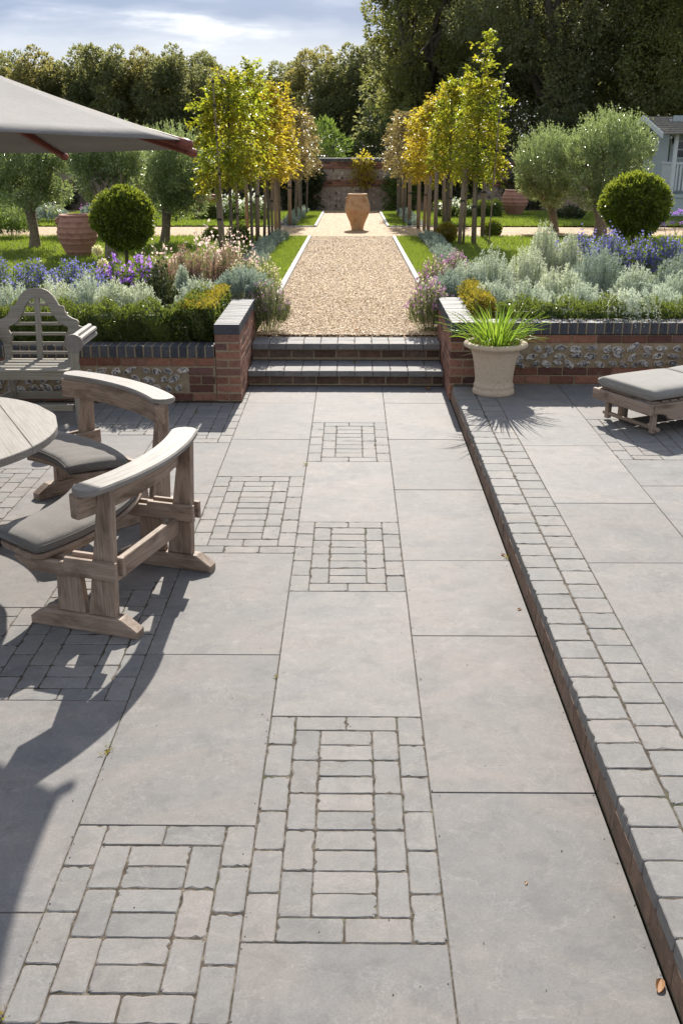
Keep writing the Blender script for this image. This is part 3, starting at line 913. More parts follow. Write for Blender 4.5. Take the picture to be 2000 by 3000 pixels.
# right wall: same height as its pier, standing on the upper terrace
YF, PX0, PX1, YB = 8.55, .857, 1.075, 9.975
wr = root('retaining_wall', (.97, YF, 0), 'long brick and flint wall with dark coping behind the planted pot and lounger', 'wall')
mb = MB()
for k in range(8):
    z = .0 + k * .073
    if k % 2 == 0:
        course_y(mb, YF, YB, PX0, .105, z, 0); course_y(mb, YF, YB, PX1 - .105, .105, z, 0)
    else:
        box(mb, ((PX0 + PX1) / 2, YF + .0515, z + .0375), (.216, .092, .063), .004, jit=.0018)
        course_y(mb, YF + .108, YB, PX0, .105, z, 0); course_y(mb, YF + .108, YB, PX1 - .105, .105, z, 0)
XQ = 1.3
for k, z in enumerate((.152, .2265)): course_x(mb, PX1 + .005, 5.4, YF + .002, .1, z, .1075 * k)
course_x(mb, PX1 + .005, 5.4, YF + .002, .1, .507, .05)
for k in range(3): course_x(mb, PX1 + .005, XQ, YF + .002, .1, .302 + k * .068, .1075 * (k % 2), h=.057)
bw = mb.build('brickwork', M['brick'], wr)
mb = MB()
box(mb, ((PX0 + PX1) / 2, (YF + YB) / 2 + .002, .295), (.21, YB - YF - .01, .58), .001)
box(mb, ((5.4 + PX1) / 2, YF + .112, .36), (5.4 - PX1 - .004, .2, .44), .001)
mb.build('mortar', M['mortar'], bw)
flint_panel('flint_panel', XQ + .006, 5.4, .302, .5, YF + .004, wr, 3)
mb = MB()
coping_y(mb, YF + .106, YB, PX0 - .002, .22, .588, .687)
coping_x(mb, PX0 - .002, 5.4, YF - .004, .108, .588, .687)
coping_x(mb, PX1 + .1, 5.4, YF + .106, .1, .588, .687)
cp = mb.build('coping', M['blue_brick'], wr)
mb = MB()
box(mb, ((PX0 + PX1) / 2, (YF + YB) / 2 + .01, .636), (.2135, YB - YF - .04, .0965), .001)
box(mb, ((5.4 + PX1) / 2, YF + .1, .6365), (5.4 - PX1 - .01, .197, .0955), .001)
mb.build('coping_mortar', M['mortar'], cp)

# old garden wall closing the view
YW = 36.4
ow = root('garden_wall', (0, YW, gz(YW)), 'old flint and brick wall with pale coping behind the amphora', 'wall')
zb = gz(YW)
mb = MB(); box(mb, (-3, YW + .17, zb + .78), (46, .3, 1.62), .002)
mb.build('flint_face', M['far_flint'], ow)
mb = MB()
for z in (zb + .78, zb + .855, zb + .93, zb + 1.36, zb + 1.435, zb + 1.51):
    course_x(mb, -18, 13.5, YW - .012, .1, z, rng.uniform(0, .2), h=.064)
bw = mb.build('brick_band', M['brick'], ow)
mb = MB(); box(mb, (-2.25, YW + .05, zb + .895), (31.6, .1, .235), .001); box(mb, (-2.25, YW + .05, zb + 1.475), (31.6, .1, .235), .001)
mb.build('mortar', M['mortar'], bw)
mb = MB(); coping_x(mb, -18, 13.5, YW - .03, .4, zb + 1.6, zb + 1.705, .11)
cp = mb.build('coping', M['blue_brick'], ow)
mb = MB(); box(mb, (-2.25, YW + .16, zb + 1.648), (31.6, .37, .09), .001)
mb.build('coping_mortar', M['mortar'], cp)
# ------------------------------------------------------------------ furniture
TC = (-2.39, 4.985)                                        # centre of the round table
# round table
tab = root('round_table', (*TC, 0), 'round pale weathered teak table at the left edge', 'table')
mb = MB()
tz, tr, th = .728, .835, .042
nb = 7
for k in range(nb):                                        # boards of the top, cut to the circle
    xa, xb = -tr + 2 * tr * k / nb + .0006, -tr + 2 * tr * (k + 1) / nb - .0006
    xs = np.linspace(xa, xb, 7)
    def yv(r_): return np.sqrt(np.maximum(r_ * r_ - xs * xs, .0004))
    up = list(zip(xs, yv(tr))); dn = list(zip(xs[::-1], -yv(tr)[::-1]))
    c_, s_ = math.cos(R(28)), math.sin(R(28))
    prism(mb, up[::-1] + dn[::-1], th, [[c_, -s_, 0], [s_, c_, 0], [0, 0, 1]], (TC[0], TC[1], tz - th / 2), .0035, grain=1)
mb.build('tabletop', M['teak_top'], tab)
mb = MB()
lathe(mb, [(0, .1), (.09, .1), (.09, .3), (.075, .5), (.09, .66), (0, .66)], (*TC, 0), 12)
mb.build('pedestal', M['teak'], tab)
for k in range(4):
    mb = MB(); a = R(40 + 90 * k)
    d = np.array([math.cos(a), math.sin(a), 0])
    p0 = np.array([*TC, 0.])
    bar(mb, p0 + d * .06 + [0, 0, .085], p0 + d * .56 + [0, 0, .04], .075, .07, .01)
    mb.build('foot', M['teak'], tab)
    mb = MB(); bar(mb, p0 + d * .06 + [0, 0, .66], p0 + d * .6 + [0, 0, .665], .06, .04, .006)
    mb.build('top_bearer', M['teak'], tab)

def arc_sec(r0, r1, z0, z1, a, ch=.006):
    """chamfered cross-section standing at polar angle a"""
    q = [(r0 + ch, z0), (r1 - ch, z0), (r1, z0 + ch), (r1, z1 - ch), (r1 - ch, z1), (r0 + ch, z1), (r0, z1 - ch), (r0, z0 + ch)]
    return [(r * math.cos(a), r * math.sin(a), z) for r, z in q]
def arc_sweep(mb, r0, r1, z0, z1, a0, a1, n=36, rnd=.0, ch=.006, crown=0., puff=0.):
    secs = []
    gcs = []
    L = (r0 + r1) / 2 * R(a1 - a0)
    ss = list(np.linspace(0, 1, n))
    if rnd:
        e = rnd / L
        ss = [0, e * .15, e * .4, e * .7] + list(np.linspace(e, 1 - e, n)) + [1 - e * .7, 1 - e * .4, 1 - e * .15, 1]
    for s in ss:
        d = min(s, 1 - s) * L
        k = 0.
        if rnd and d < rnd: k = rnd - math.sqrt(max(0, rnd * rnd - (rnd - d) ** 2))
        k = min(k, (r1 - r0) * .42)
        secs.append(arc_sec(r0 + k, r1 - k, z0, z1, R(a0 + (a1 - a0) * s), min(ch, (r1 - r0) * .2)))
        rm = (r0 + r1) / 2
        gcs.append([(s * L, r, z) for r, z in [(r0, z0), (r1, z0), (r1, z0), (r1, z1), (r1, z1), (r0, z1), (r0, z1), (r0, z0)]])
    g = np.array(gcs).reshape(-1, 3) + rng.uniform(-5, 5, 3)
    sweep(mb, secs, gc=g)

def make_bench(zoff=0.):
    """curved two-seat bench; its arc is centred on the origin and it opens towards -X"""
    b = root('curved_bench', (0, 0, 0), 'x', 'bench', 'curved teak benches around the round table')
    A = 19.9
    mb = MB(); arc_sweep(mb, 1.468, 1.612, .716 + zoff, .748 + zoff, -A, A, 40, .06, .008)
    mb.build('top_rail', M['teak_top'], b)
    mb = MB(); arc_sweep(mb, 1.474, 1.53, .6 + zoff, .7155 + zoff, -A + .3, A - .3, 36, 0, .006)
    mb.build('backrest', M['teak'], b)
    mb = MB(); arc_sweep(mb, .945, 1.285, .355, .383, -22.5, 22.5, 36, .05, .01)
    mb.build('seat', M['teak'], b)
    mb = MB(); arc_sweep(mb, 1.0, 1.24, .315, .3545, -15.5, 15.5, 20, 0, .004)
    mb.build('seat_support', M['teak'], b)
    for s in (-1, 1):
        y = s * .395
        foot = [(1.065, .0), (1.632, .0), (1.632, .035), (1.55, .088), (1.15, .088), (1.065, .04)]
        mb = MB(); prism(mb, foot, .075, [[1, 0, 0], [0, 0, -1], [0, 1, 0]], (0, y, 0), .006)
        ft = mb.build('foot', M['teak'], b)
        mb = MB()
        prism(mb, [(1.379, .0885), (1.519, .0885), (1.548, .7155 + zoff), (1.482, .7155 + zoff)][::1], .044, [[1, 0, 0], [0, 0, -1], [0, 1, 0]], (0, y, 0), .004, grain=1)
        mb.build('back_post', M['teak'], b)
        mb = MB(); prism(mb, [(1.215, .0885), (1.362, .0885), (1.345, .3145), (1.225, .3145)], .044, [[1, 0, 0], [0, 0, -1], [0, 1, 0]], (0, y, 0), .004, grain=1)
        mb.build('front_post', M['teak'], b)
        for q in (-1, 1):
            mb = MB(); prism(mb, [(1.02, .345), (1.1, .285), (1.555, .285), (1.555, .375), (1.29, .375), (1.285, .352), (1.02, .352)], .026, [[1, 0, 0], [0, 0, -1], [0, 1, 0]], (0, y + q * .0355, 0), .004)
            mb.build('side_rail', M['teak'], b)
    mb = MB(); box(mb, (1.44, 0, .25), (.036, .744, .098), .004)
    mb.build('stretcher', M['teak'], b)
    return b
def make_cushion(m):
    c = root('seat_cushion', (0, 0, 0), 'x', 'cushion', 'grey cushions on the curved benches')
    mb = MB()
    L = 1.1 * R(45)
    secs = []
    ss = np.concatenate([[0, .008, .02, .04], np.linspace(.06, .94, 34), [.96, .98, .992, 1]])
    for s in ss:
        a = R(-22.3 + 44.6 * s)
        d = min(s, 1 - s) * L
        e = min(1, math.sqrt(d / .05)) if d < .05 else 1.
        ring = []
        for r_, zz in ((.94, 0), (1.262, 0), (1.278, .014), (1.281, .03), (1.276, .045), (1.255, .056), (1.18, .063), (1.11, .066), (1.03, .064), (.96, .057), (.935, .047), (.926, .03), (.93, .013)):
            zt = .3845 + zz * (.45 + .55 * e) + .012 * (1 - e)
            rr = r_ + (1.1 - r_) * .03 * (1 - e)
            pu = (.0035 * math.sin(s * 9) + .0035 * math.exp(-d / .09) * math.sin(r_ * 75 + s * 30) + .0016 * math.sin(s * 47 + r_ * 21)) * (zz > .05)
            ring.append((rr * math.cos(a), rr * math.sin(a), zt + pu))
        secs.append(ring)
    sweep(mb, secs)
    o = mb.build('pad', m, c, smooth=True)
    sm = MB()                                              # piped seams
    for r_, zz in ((.927, .0405), (1.28, .0405)):
        tube(sm, [(r_ * math.cos(R(a)), r_ * math.sin(R(a)), .3845 + zz) for a in np.linspace(-21.8, 21.8, 40)], .0032, 5)
    sm.build('piping', m, c, smooth=True)
    return c
b1 = make_bench()
b1['label'] = 'curved teak bench nearest the camera, its back towards the middle of the terrace'
b1.location = (TC[0] - .02, TC[1], 0); b1.rotation_euler[2] = R(-17.5)
c1_ = make_cushion(M['cushion'])
c1_['label'] = 'grey curved cushion on the nearer curved bench'
c1_.location = (TC[0] - .02, TC[1], 0); c1_.rotation_euler[2] = R(-17.5)
b2 = copy_tree(b1); c2_ = copy_tree(c1_)
b2['label'] = 'curved teak bench further off, its backrest facing the round table'
c2_['label'] = 'grey curved cushion on the further curved bench'
for o in (b2, c2_):
    o.rotation_euler[2] = R(47.5)
    o.location = (TC[0] - .05, TC[1] - .06, 0)

# high-backed garden armchair against the left wall
ac = root('garden_armchair', (-2.585, 8.0, 0), 'lichen grey wooden armchair with tall arched back and scroll arms by the left wall', 'armchair')
SC = .00086
cx_ = -2.585
def outl(half, zt): return [(d * SC, zt - y * .00091) for d, y in half]
zt = 1.02 + 72 * .00091
out = outl([(0, 72), (60, 78), (110, 98), (150, 132), (185, 180), (210, 226), (255, 232), (262, 272), (285, 312), (330, 340), (380, 356), (395, 382), (376, 396), (400, 412), (440, 416), (470, 432), (494, 466), (492, 508), (462, 538), (420, 536), (395, 515), (372, 540), (345, 556), (338, 640), (338, 740)], zt)
inn = outl([(0, 158), (45, 166), (76, 190), (112, 228), (138, 288), (176, 342), (202, 376), (240, 400), (282, 414), (290, 442), (272, 470), (252, 486), (256, 520), (268, 548), (272, 640), (272, 740)], zt)
out_l = [(-x, z) for x, z in out[1:]][::-1] + out
inn_l = [(-x, z) for x, z in inn[1:]][::-1] + inn
BY = 8.25
fr = MB()
tilt = rot('X', -9)
piv = np.array([cx_, BY - .07, .42])
def strip(mb, poly_o, poly_i, th_):
    """the sawn back frame: outline and opening resampled to the same count and bridged"""
    def res(P, n):
        P = np.array(P); L = np.r_[0, np.cumsum(np.linalg.norm(np.diff(P, axis=0), axis=1))]
        u = np.linspace(0, L[-1], n)
        return np.stack([np.interp(u, L, P[:, 0]), np.interp(u, L, P[:, 1])], 1)
    n = 161
    O, I = res(poly_o, n), res(poly_i, n)
    secs = []
    for (ox, oz), (ix, iz) in zip(O, I):
        secs.append([(ix, -th_ / 2, iz), (ix, th_ / 2, iz), (ox, th_ / 2, oz), (ox, -th_ / 2, oz)])
    S = np.array(secs) - [0, 0, .42]
    S = S @ tilt.T + piv
    g = np.array(secs)[:, :, [0, 2, 1]].reshape(-1, 3) * 1.0 + rng.uniform(-5, 5, 3)
    sweep(mb, S, gc=g)
strip(fr, out_l, inn_l, .034)
fr.build('back_frame', M['teak_green'], ac)
def pt(x, y, z): return np.array([x, y, z - .42]) @ tilt.T + piv
mb = MB(); bar(mb, pt(0, 0, .44), pt(0, 0, zt - 160 * .00091 + .006), .047, .026, .003, up=(0, 1, 0))
mb.build('back_upright', M['teak_green'], ac)
for y, hw in ((220, 102), (305, 152), (390, 225), (480, 262), (565, 272), (650, 276)):
    mb = MB(); z = zt - y * .00091
    bar(mb, pt(-hw * SC, 0, z), pt(hw * SC, 0, z), .026, .016, .003, up=(0, 1, 0))
    mb.build('back_slat', M['teak_green'], ac)
for s in (-1, 1):
    X = cx_ + s * .268
    mb = MB(); bar(mb, (X, BY - .01, 0), (X, BY - .075, .45), .055, .05, .006, up=(0, 1, 0)); mb.build('back_leg', M['teak_green'], ac)
    Xf = cx_ + s * .41
    prof = [(-.03, 0), (.03, 0), (.03, .44), (.022, .5), (.03, .57), (.03, .64), (-.03, .64), (-.032, .55), (-.03, .44)]
    mb = MB(); prism(mb, prof, .055, [[1, 0, 0], [0, 0, 1], [0, 1, 0]], (Xf, 7.755, 0), .005, grain=1); mb.build('front_leg', M['teak_green'], ac)
    mb = MB()                                              # roller arm
    ya, yb = 7.7, BY - .02
    for q, rr in ((-.0, .056),):
        tube(mb, [(Xf + s * .012, ya, .665), (Xf + s * .012, ya + .02, .665)], [.073, .073], 24)
        for a in range(6):
            aa = R(60 * a + 30)
            tube(mb, [(Xf + s * .012 + .043 * math.cos(aa), ya + .02, .665 + .043 * math.sin(aa)), (Xf + s * .012 + .043 * math.cos(aa), yb, .665 + .043 * math.sin(aa))], .023, 10)
    mb.build('arm', M['teak_top'], ac)
    mb = MB(); bar(mb, (Xf - s * .02, 7.78, .4), (X, BY - .07, .4), .03, .075, .004); bar(mb, (Xf - s * .02, 7.78, .14), (X, BY - .02, .14), .03, .055, .004); mb.build('side_rail', M['teak_green'], ac)
mb = MB(); box(mb, (cx_, 7.755, .397), (.715, .032, .062), .004); mb.build('front_rail', M['teak_green'], ac)
mb = MB(); box(mb, (cx_, BY - .03, .125), (.48, .03, .06), .004); mb.build('stretcher', M['teak_green'], ac)
mb = MB(); box(mb, (cx_, 7.765, .135), (.715, .03, .055), .004); mb.build('stretcher', M['teak_green'], ac)
for k in range(7):
    mb = MB(); y = 7.765 + k * .066
    hw = .37 - .1 * k / 6
    box(mb, (cx_, y, .437), (2 * hw, .056, .018), .003); mb.build('seat_slat', M['teak_green'], ac)

# sun lounger on the upper terrace, only its foot end in view
U = np.array([.887, .462, 0]); Vv = np.array([.462, -.887, 0]); P0 = np.array([1.845, 7.43, ZU])
LF = np.stack([U, Vv, np.array([0, 0, 1.])], 1)            # local: along, across (towards camera), up
def lw(a, c, z): return P0 + U * a + Vv * c + np.array([0, 0, z])
lo = root('sun_lounger', tuple(P0), 'low weathered teak sun lounger under the grey cushion at the right edge', 'lounger')
WD = .61
mb = MB(); bar(mb, lw(.015, -.02, .2), lw(.015, WD + .0, .2), .032, .08, .006); mb.build('end_rail', M['teak'], lo)
for c_ in (.012, WD - .012):
    mb = MB()
    prof = [(.032, .172), (.1, .165), (.15, .15), (.18, .118), (.26, .105), (1.86, .105), (1.9, .15), (1.9, .24), (.032, .24)]
    prism(mb, prof, .03, np.stack([U, np.array([0, 0, 1.]), Vv], 1), lw(0, c_, 0), .005); mb.build('side_rail', M['teak'], lo)
for k in range(22):
    mb = MB(); bar(mb, lw(.075 + k * .083, .03, .246), lw(.075 + k * .083, WD - .03, .246), .06, .016, .003); mb.build('slat', M['teak'], lo)
for c_, nm in ((.075, 'leg'), (WD - .06, 'leg')):
    mb = MB(); bar(mb, lw(.09, c_, 0.012), lw(.09, c_, .17), .04, .038, .004, up=U); mb.build(nm, M['teak'], lo)
mb = MB(); tube(mb, [lw(.09, .03, .05), lw(.09, WD + .0, .05)], .016, 10); mb.build('cross_bar', M['teak'], lo)
for a_, c_ in ((.215, .1), (.46, WD - .05), (1.75, .06), (1.75, WD - .06)):
    mb = MB(); bar(mb, lw(a_, c_, .0), lw(a_, c_, .24), .075, .06, .014, up=U); mb.build('leg', M['teak'], lo)
lc = root('lounger_cushion', tuple(lw(0, 0, .255)), 'thick grey cushion lying on the sun lounger', 'cushion')
def pillow(mb, a0, a1, c0, c1, z0, z1, crown=.012, rnd=.02, na=14, nc=12):
    """a stuffed box: crowned top, soft edges"""
    secs = []
    aa = np.r_[a0, a0 + rnd * .3, a0 + rnd, np.linspace(a0 + rnd * 2, a1 - rnd * 2, na), a1 - rnd, a1 - rnd * .3, a1]
    for a in aa:
        da = min(a - a0, a1 - a)
        e = 1 if da >= rnd else math.sqrt(max(0, 1 - (1 - da / rnd) ** 2))
        h = (z1 - z0) / 2; zm = (z0 + z1) / 2
        hh = h - rnd * (1 - e)
        cr = crown * min(1, da / .12)
        cc0, cc1 = c0 + rnd * .5 * (1 - e), c1 - rnd * .5 * (1 - e)
        ring = []
        for t_ in np.linspace(0, 1, nc):
            c_ = cc0 + (cc1 - cc0) * t_
            dc = min(t_, 1 - t_) * (cc1 - cc0)
            f = 1 if dc >= rnd else math.sqrt(max(0, 1 - (1 - dc / rnd) ** 2))
            ring.append(lw(a, c_, zm + (hh - rnd * (1 - f)) + cr * min(1, dc / .1)))
        for t_ in np.linspace(1, 0, nc):
            c_ = cc0 + (cc1 - cc0) * t_
            dc = min(t_, 1 - t_) * (cc1 - cc0)
            f = 1 if dc >= rnd else math.sqrt(max(0, 1 - (1 - dc / rnd) ** 2))
            ring.append(lw(a, c_, zm - (hh - rnd * (1 - f))))
        secs.append(ring)
    sweep(mb, secs)
mb = MB(); pillow(mb, .02, .655, .0, WD, .257, .335); mb.build('foot_pad', M['cushion_light'], lc, smooth=True)
mb = MB(); pillow(mb, .662, 1.88, .0, WD, .257, .335); mb.build('back_pad', M['cushion_light'], lc, smooth=True)

# octagonal parasol over the table
UC = np.array([-2.22, 5.23]); UR, NU = 1.505, 8
par = root('parasol', (UC[0], UC[1], 0), 'large octagonal taupe parasol on wooden ribs over the round table', 'parasol')
def prim(k, f=1., dz=0.):
    a = R(30 + 45 * k)
    x, y = UC[0] + UR * f * math.cos(a), UC[1] + UR * f * math.sin(a)
    return np.array([x, y, 2.145 - .045 * (y - UC[1]) + dz])
peak = np.array([UC[0], UC[1], 2.655])
mb = MB(); nf, ns = 9, 9
for k in range(8):
    A_, B_ = prim(k), prim(k + 1)
    grid = []
    for i in range(nf + 1):
        f = i / nf
        for j in range(ns + 1):
            u = j / ns
            p = peak + (A_ + (B_ - A_) * u - peak) * f
            sag = -.045 * math.sin(math.pi * u) * f * (1 - f) - .02 * math.sin(math.pi * f)
            mid = (A_ + B_) / 2
            inn_ = (np.array([*UC, 0]) - np.array([mid[0], mid[1], 0])); inn_ /= np.linalg.norm(inn_)
            p = p + np.array([0, 0, sag]) + inn_ * .045 * math.sin(math.pi * u) * f ** 3
            grid.append(p)
    G_ = np.array(grid); n1 = ns + 1
    ii, jj = np.meshgrid(np.arange(nf), np.arange(ns), indexing='ij')
    a = (ii * n1 + jj).ravel()
    mb.add(G_, [np.stack([a, a + 1, a + n1 + 1, a + n1], 1)[:, ::-1]], G_)
cn_ = mb.build('canopy', M['canopy'], par, smooth=True)
md = cn_.modifiers.new('thickness', 'SOLIDIFY'); md.thickness = .004; md.offset = 0
for k in range(8):
    mb = MB()
    p, q = peak + (prim(k) - peak) * .03 - [0, 0, .05], prim(k, 1.012, -.02)
    m_ = p + (q - p) * .5 - [0, 0, .028]
    up = np.array([0, 0, 1.])
    bar(mb, p, m_, .022, .034, .006); bar(mb, m_, q, .022, .04, .008)
    rb = mb.build('rib', M['redwood'], par)
    mb = MB(); d = (q - m_) / np.linalg.norm(q - m_)
    tube(mb, [q - d * .05, q - d * .01, q + d * .018, q + d * .024], [.021, .025, .022, .008], 12)
    mb.build('rib_end', M['redwood'], rb, smooth=True)
    mb = MB(); bar(mb, np.array([*UC, 2.28]), m_ - [0, 0, .02], .02, .028, .004); mb.build('strut', M['redwood'], par)
mb = MB(); tube(mb, [(*UC, .0), (*UC, 2.64)], .026, 16); mb.build('pole', M['redwood'], par)
mb = MB(); lathe(mb, [(0, 2.23), (.05, 2.23), (.055, 2.33), (0, 2.33)], (*UC, 0), 16); mb.build('hub', M['redwood'], par)
mb = MB(); lathe(mb, [(0, 2.64), (.03, 2.645), (.045, 2.68), (.03, 2.72), (0, 2.735)], (*UC, 0), 16); mb.build('finial', M['redwood'], par)
mb = MB(); lathe(mb, [(0, .0), (.24, .0), (.24, .05), (.07, .075), (.04, .3), (0, .3)], (*UC, 0), 24); mb.build('base', M['metal'], par)

# planted pot in front of the right wall
pc = (1.197, 8.24, ZU)
po = root('flower_pot', pc, 'pale cast stone pot with flared moulded rim in front of the right wall', 'pot')
mb = MB()
prof = [(0, 0), (.172, 0), (.176, .01), (.176, .03), (.168, .045), (.163, .052), (.168, .066), (.166, .08), (.157, .09), (.158, .12), (.163, .18), (.172, .25), (.187, .32), (.2, .36), (.205, .37), (.214, .374), (.22, .384), (.222, .392)]
lathe(mb, prof, pc, 56); mb.build('body', M['flower_pot'], po, smooth=True)
mb = MB()
k = 84
secs = []
for i in range(k + 1):                                     # rolled rim with a small leaf-and-dart ornament
    a = 2 * math.pi * i / k
    orn = .0035 * (1 if i % 4 < 2 else -1)
    ring = []
    for r_, z in ((.2, .385), (.222, .386), (.24, .39), (.256 + orn, .398), (.264 + orn, .412), (.26, .426), (.245, .435), (.224, .436), (.21, .425), (.205, .4)):
        ring.append((pc[0] + r_ * math.cos(a), pc[1] + r_ * math.sin(a), pc[2] + z))
    secs.append(ring)
sweep(mb, secs, caps=False); mb.build('rim', M['flower_pot'], po, smooth=True)
mb = MB(); lathe(mb, [(0, .398), (.21, .392)], pc, 24, .02); mb.build('soil', M['soil'], po)

# terracotta jars
def jar(name, c, rmax, h, m, label, ridges, prof=None, handles=0, group=None, k=44):
    j = root(name, c, label, 'jar', group)
    mb = MB()
    P = []
    base = prof or [(.56, 0), (.66, .12), (.82, .28), (.96, .45), (1, .58), (.96, .72), (.9, .85), (.82, .94), (.8, .965)]
    bz = np.array([b[1] for b in base]); br = np.array([b[0] for b in base])
    for z in np.linspace(0, base[-1][1], 46):
        r_ = np.interp(z, bz, br)
        for q in ridges:
            r_ += .05 * math.exp(-((z - q) / .016) ** 2)
        P.append((r_ * rmax, z * h))
    P = [(0, 0)] + P
    lathe(mb, P, c, k, .008)
    mb.build('body', m, j, smooth=True)
    rt = base[-1][0] * rmax
    z = base[-1][1] * h
    mb = MB(); lathe(mb, [(rt - .01, z - .01), (rt + .012 * rmax / .35, z), (rt + .018 * rmax / .35, z + .014), (rt + .01 * rmax / .35, z + .026), (rt - .05, z + .03), (rt - .07, z), (rt - .08, z - .12)], c, k, .006)
    mb.build('rim', m, j, smooth=True)
    for q in range(handles):
        a = R(200 + q * 110)
        d = np.array([math.cos(a), math.sin(a), 0])
        zz = [(.78, .9), (.86, .93), (.92, .88), (.9, .8), (.84, .72)]
        rr = np.interp([.93, .9, .86, .8, .73], bz, br)
        pts = [np.array(c) + d * rmax * (np.interp(v, bz, br) + o_) + [0, 0, v * h] for v, o_ in ((.92, -.02), (.915, .08), (.88, .13), (.83, .1), (.79, -.02))]
        mb = MB(); tube(mb, pts, .022 * rmax / .3, 8); mb.build('handle', m, j, smooth=True)
    return j
jar('amphora', (.14, 25.7, gz(25.7)), .31, .845, M['terra_pale'], 'tall ochre clay amphora standing alone in the middle of the gravel path', [],
    [(.47, 0), (.5, .08), (.62, .22), (.84, .4), (.98, .53), (1, .6), (.95, .7), (.84, .86), (.74, .97), (.73, .985)], 2)
jar('terracotta_jar', (-4.87, 18.25, gz(18.25)), .345, .73, M['terra'], 'squat ribbed terracotta jar on the lawn left of the clipped ball tree', [.14, .34, .47, .6, .73, .85], None, 1, 'ribbed terracotta jars on the lawns')
jar('terracotta_jar', (5.07, 32.5, gz(32.5)), .41, .76, M['terra'], 'far terracotta jar beside the low hedge on the right lawn', [.42, .55, .7, .84], [(.55, 0), (.62, .12), (.82, .3), (1, .5), (.97, .7), (.84, .9), (.76, .985)], 0, 'ribbed terracotta jars on the lawns', 32)
jar('terracotta_jar', (-4.35, 30.3, gz(30.3)), .36, .68, M['terra'], 'far terracotta jar half hidden behind the olive tree on the left lawn', [.4, .56, .72, .86], [(.6, 0), (.7, .15), (.85, .3), (.95, .5), (1, .7), (.98, .9), (1, .985)], 0, 'ribbed terracotta jars on the lawns', 32)
jar('terracotta_jar', (6.62, 19.2, gz(19.2)), .42, .74, M['terra'], 'wide terracotta jar behind the ball tree at the right edge', [.3, .5, .7, .86], None, 0, 'ribbed terracotta jars on the lawns', 32)
# ------------------------------------------------------------------ foliage builders
def unit(v): return v / (np.linalg.norm(v, axis=-1, keepdims=True) + 1e-9)
def rdir(n): return unit(rng.normal(0, 1, (n, 3)))

def leaves(mb, P, D, size, asp=.5, fold=.25, up=0.):
    """pointed leaves: base at P, growing along D; size = length, asp = width / length"""
    n = len(P)
    D = unit(D)
    r_ = rdir(n)
    if up: r_ = unit(r_ + np.array([0, 0, up]))
    S = unit(np.cross(D, r_)); N = np.cross(S, D)
    s = np.broadcast_to(np.asarray(size, float), (n,))[:, None]
    m = P + D * s * .45 - N * s * fold * .12
    w_ = S * s * asp * .5
    f = N * s * asp * fold
    V = np.stack([P, m + w_ + f, P + D * s, m - w_ + f], 1).reshape(-1, 3)
    mb.add(V, [np.arange(4 * n).reshape(-1, 4)])

def blob_pts(n, cen, rad, nb, br, flat=.0, inner=.25, seed_bias=None):
    """points on the shells of nb clumps that sit on an ellipsoid: gives an uneven outline with gaps"""
    cen, rad = np.array(cen, float), np.array(rad, float)
    d = rdir(nb)
    k = rng.uniform(inner, 1, nb) ** .5
    B = cen + d * rad * k[:, None]
    if flat: B[:, 2] = np.maximum(B[:, 2], cen[2] - rad[2] * flat)
    rb = br * rng.uniform(.6, 1.35, nb)
    i = rng.choice(nb, n, p=rb ** 2 / np.sum(rb ** 2))
    dd = rdir(n)
    P = B[i] + dd * (rb[i] * rng.uniform(.35, 1, n) ** .4)[:, None]
    out = unit((P - cen) / rad)
    return P, unit(dd + .5 * out)

def limb(mb, p, q, r0, r1, bend=.15, n=6, k=7):
    p, q = np.array(p, float), np.array(q, float)
    L = np.linalg.norm(q - p)
    t = np.linspace(0, 1, n)[:, None]
    off = rng.normal(0, bend * L, 3) * np.array([1, 1, .3])
    pts = p + (q - p) * t + off * (np.sin(np.pi * t) ** 1) * .5 + rng.normal(0, .012 * L, (n, 3)) * (t * (1 - t) * 4)
    tube(mb, pts, np.linspace(r0, r1, n), k, .08)
    return pts

def tree(name, x, y, zg, h, rad, crown_c, crown_r, n, leaf, m, label, cat='tree', group=None, bark='bark', nb=60, br=.8, asp=.55, limbs=9, lean=(0, 0), flat=0., fork=None, up=.3):
    t = root(name, (x, y, zg), label, cat, group)
    mb = MB()
    cc = np.array(crown_c, float)
    top = np.array([x + lean[0], y + lean[1], fork if fork else cc[2] - crown_r[2] * .35])
    pts = limb(mb, (x, y, zg - .1), top, rad, rad * .7, .1, 7, 9)
    for q in range(limbs):
        e = cc + rdir(1)[0] * np.array(crown_r) * rng.uniform(.45, .85)
        e[2] = max(e[2], top[2] + .1 * crown_r[2])
        s = pts[-1] if q % 3 else pts[-2]
        L = limb(mb, s, e, rad * .5, rad * .12, .2, 6, 6)
        for w_ in range(2):
            e2 = L[3] + rdir(1)[0] * np.array(crown_r) * .4
            limb(mb, L[3], e2, rad * .22, rad * .06, .2, 5, 5)
    mb.build('trunk', M[bark], t, smooth=True)
    mb = MB()
    P, D = blob_pts(n, cc, crown_r, nb, br, flat)
    D = unit(D + rng.normal(0, .5, D.shape) + np.array([0, 0, -.15]))
    leaves(mb, P, D, leaf * rng.uniform(.7, 1.3, n), asp, .25, up)
    mb.build('crown', M[m], t)
    return t

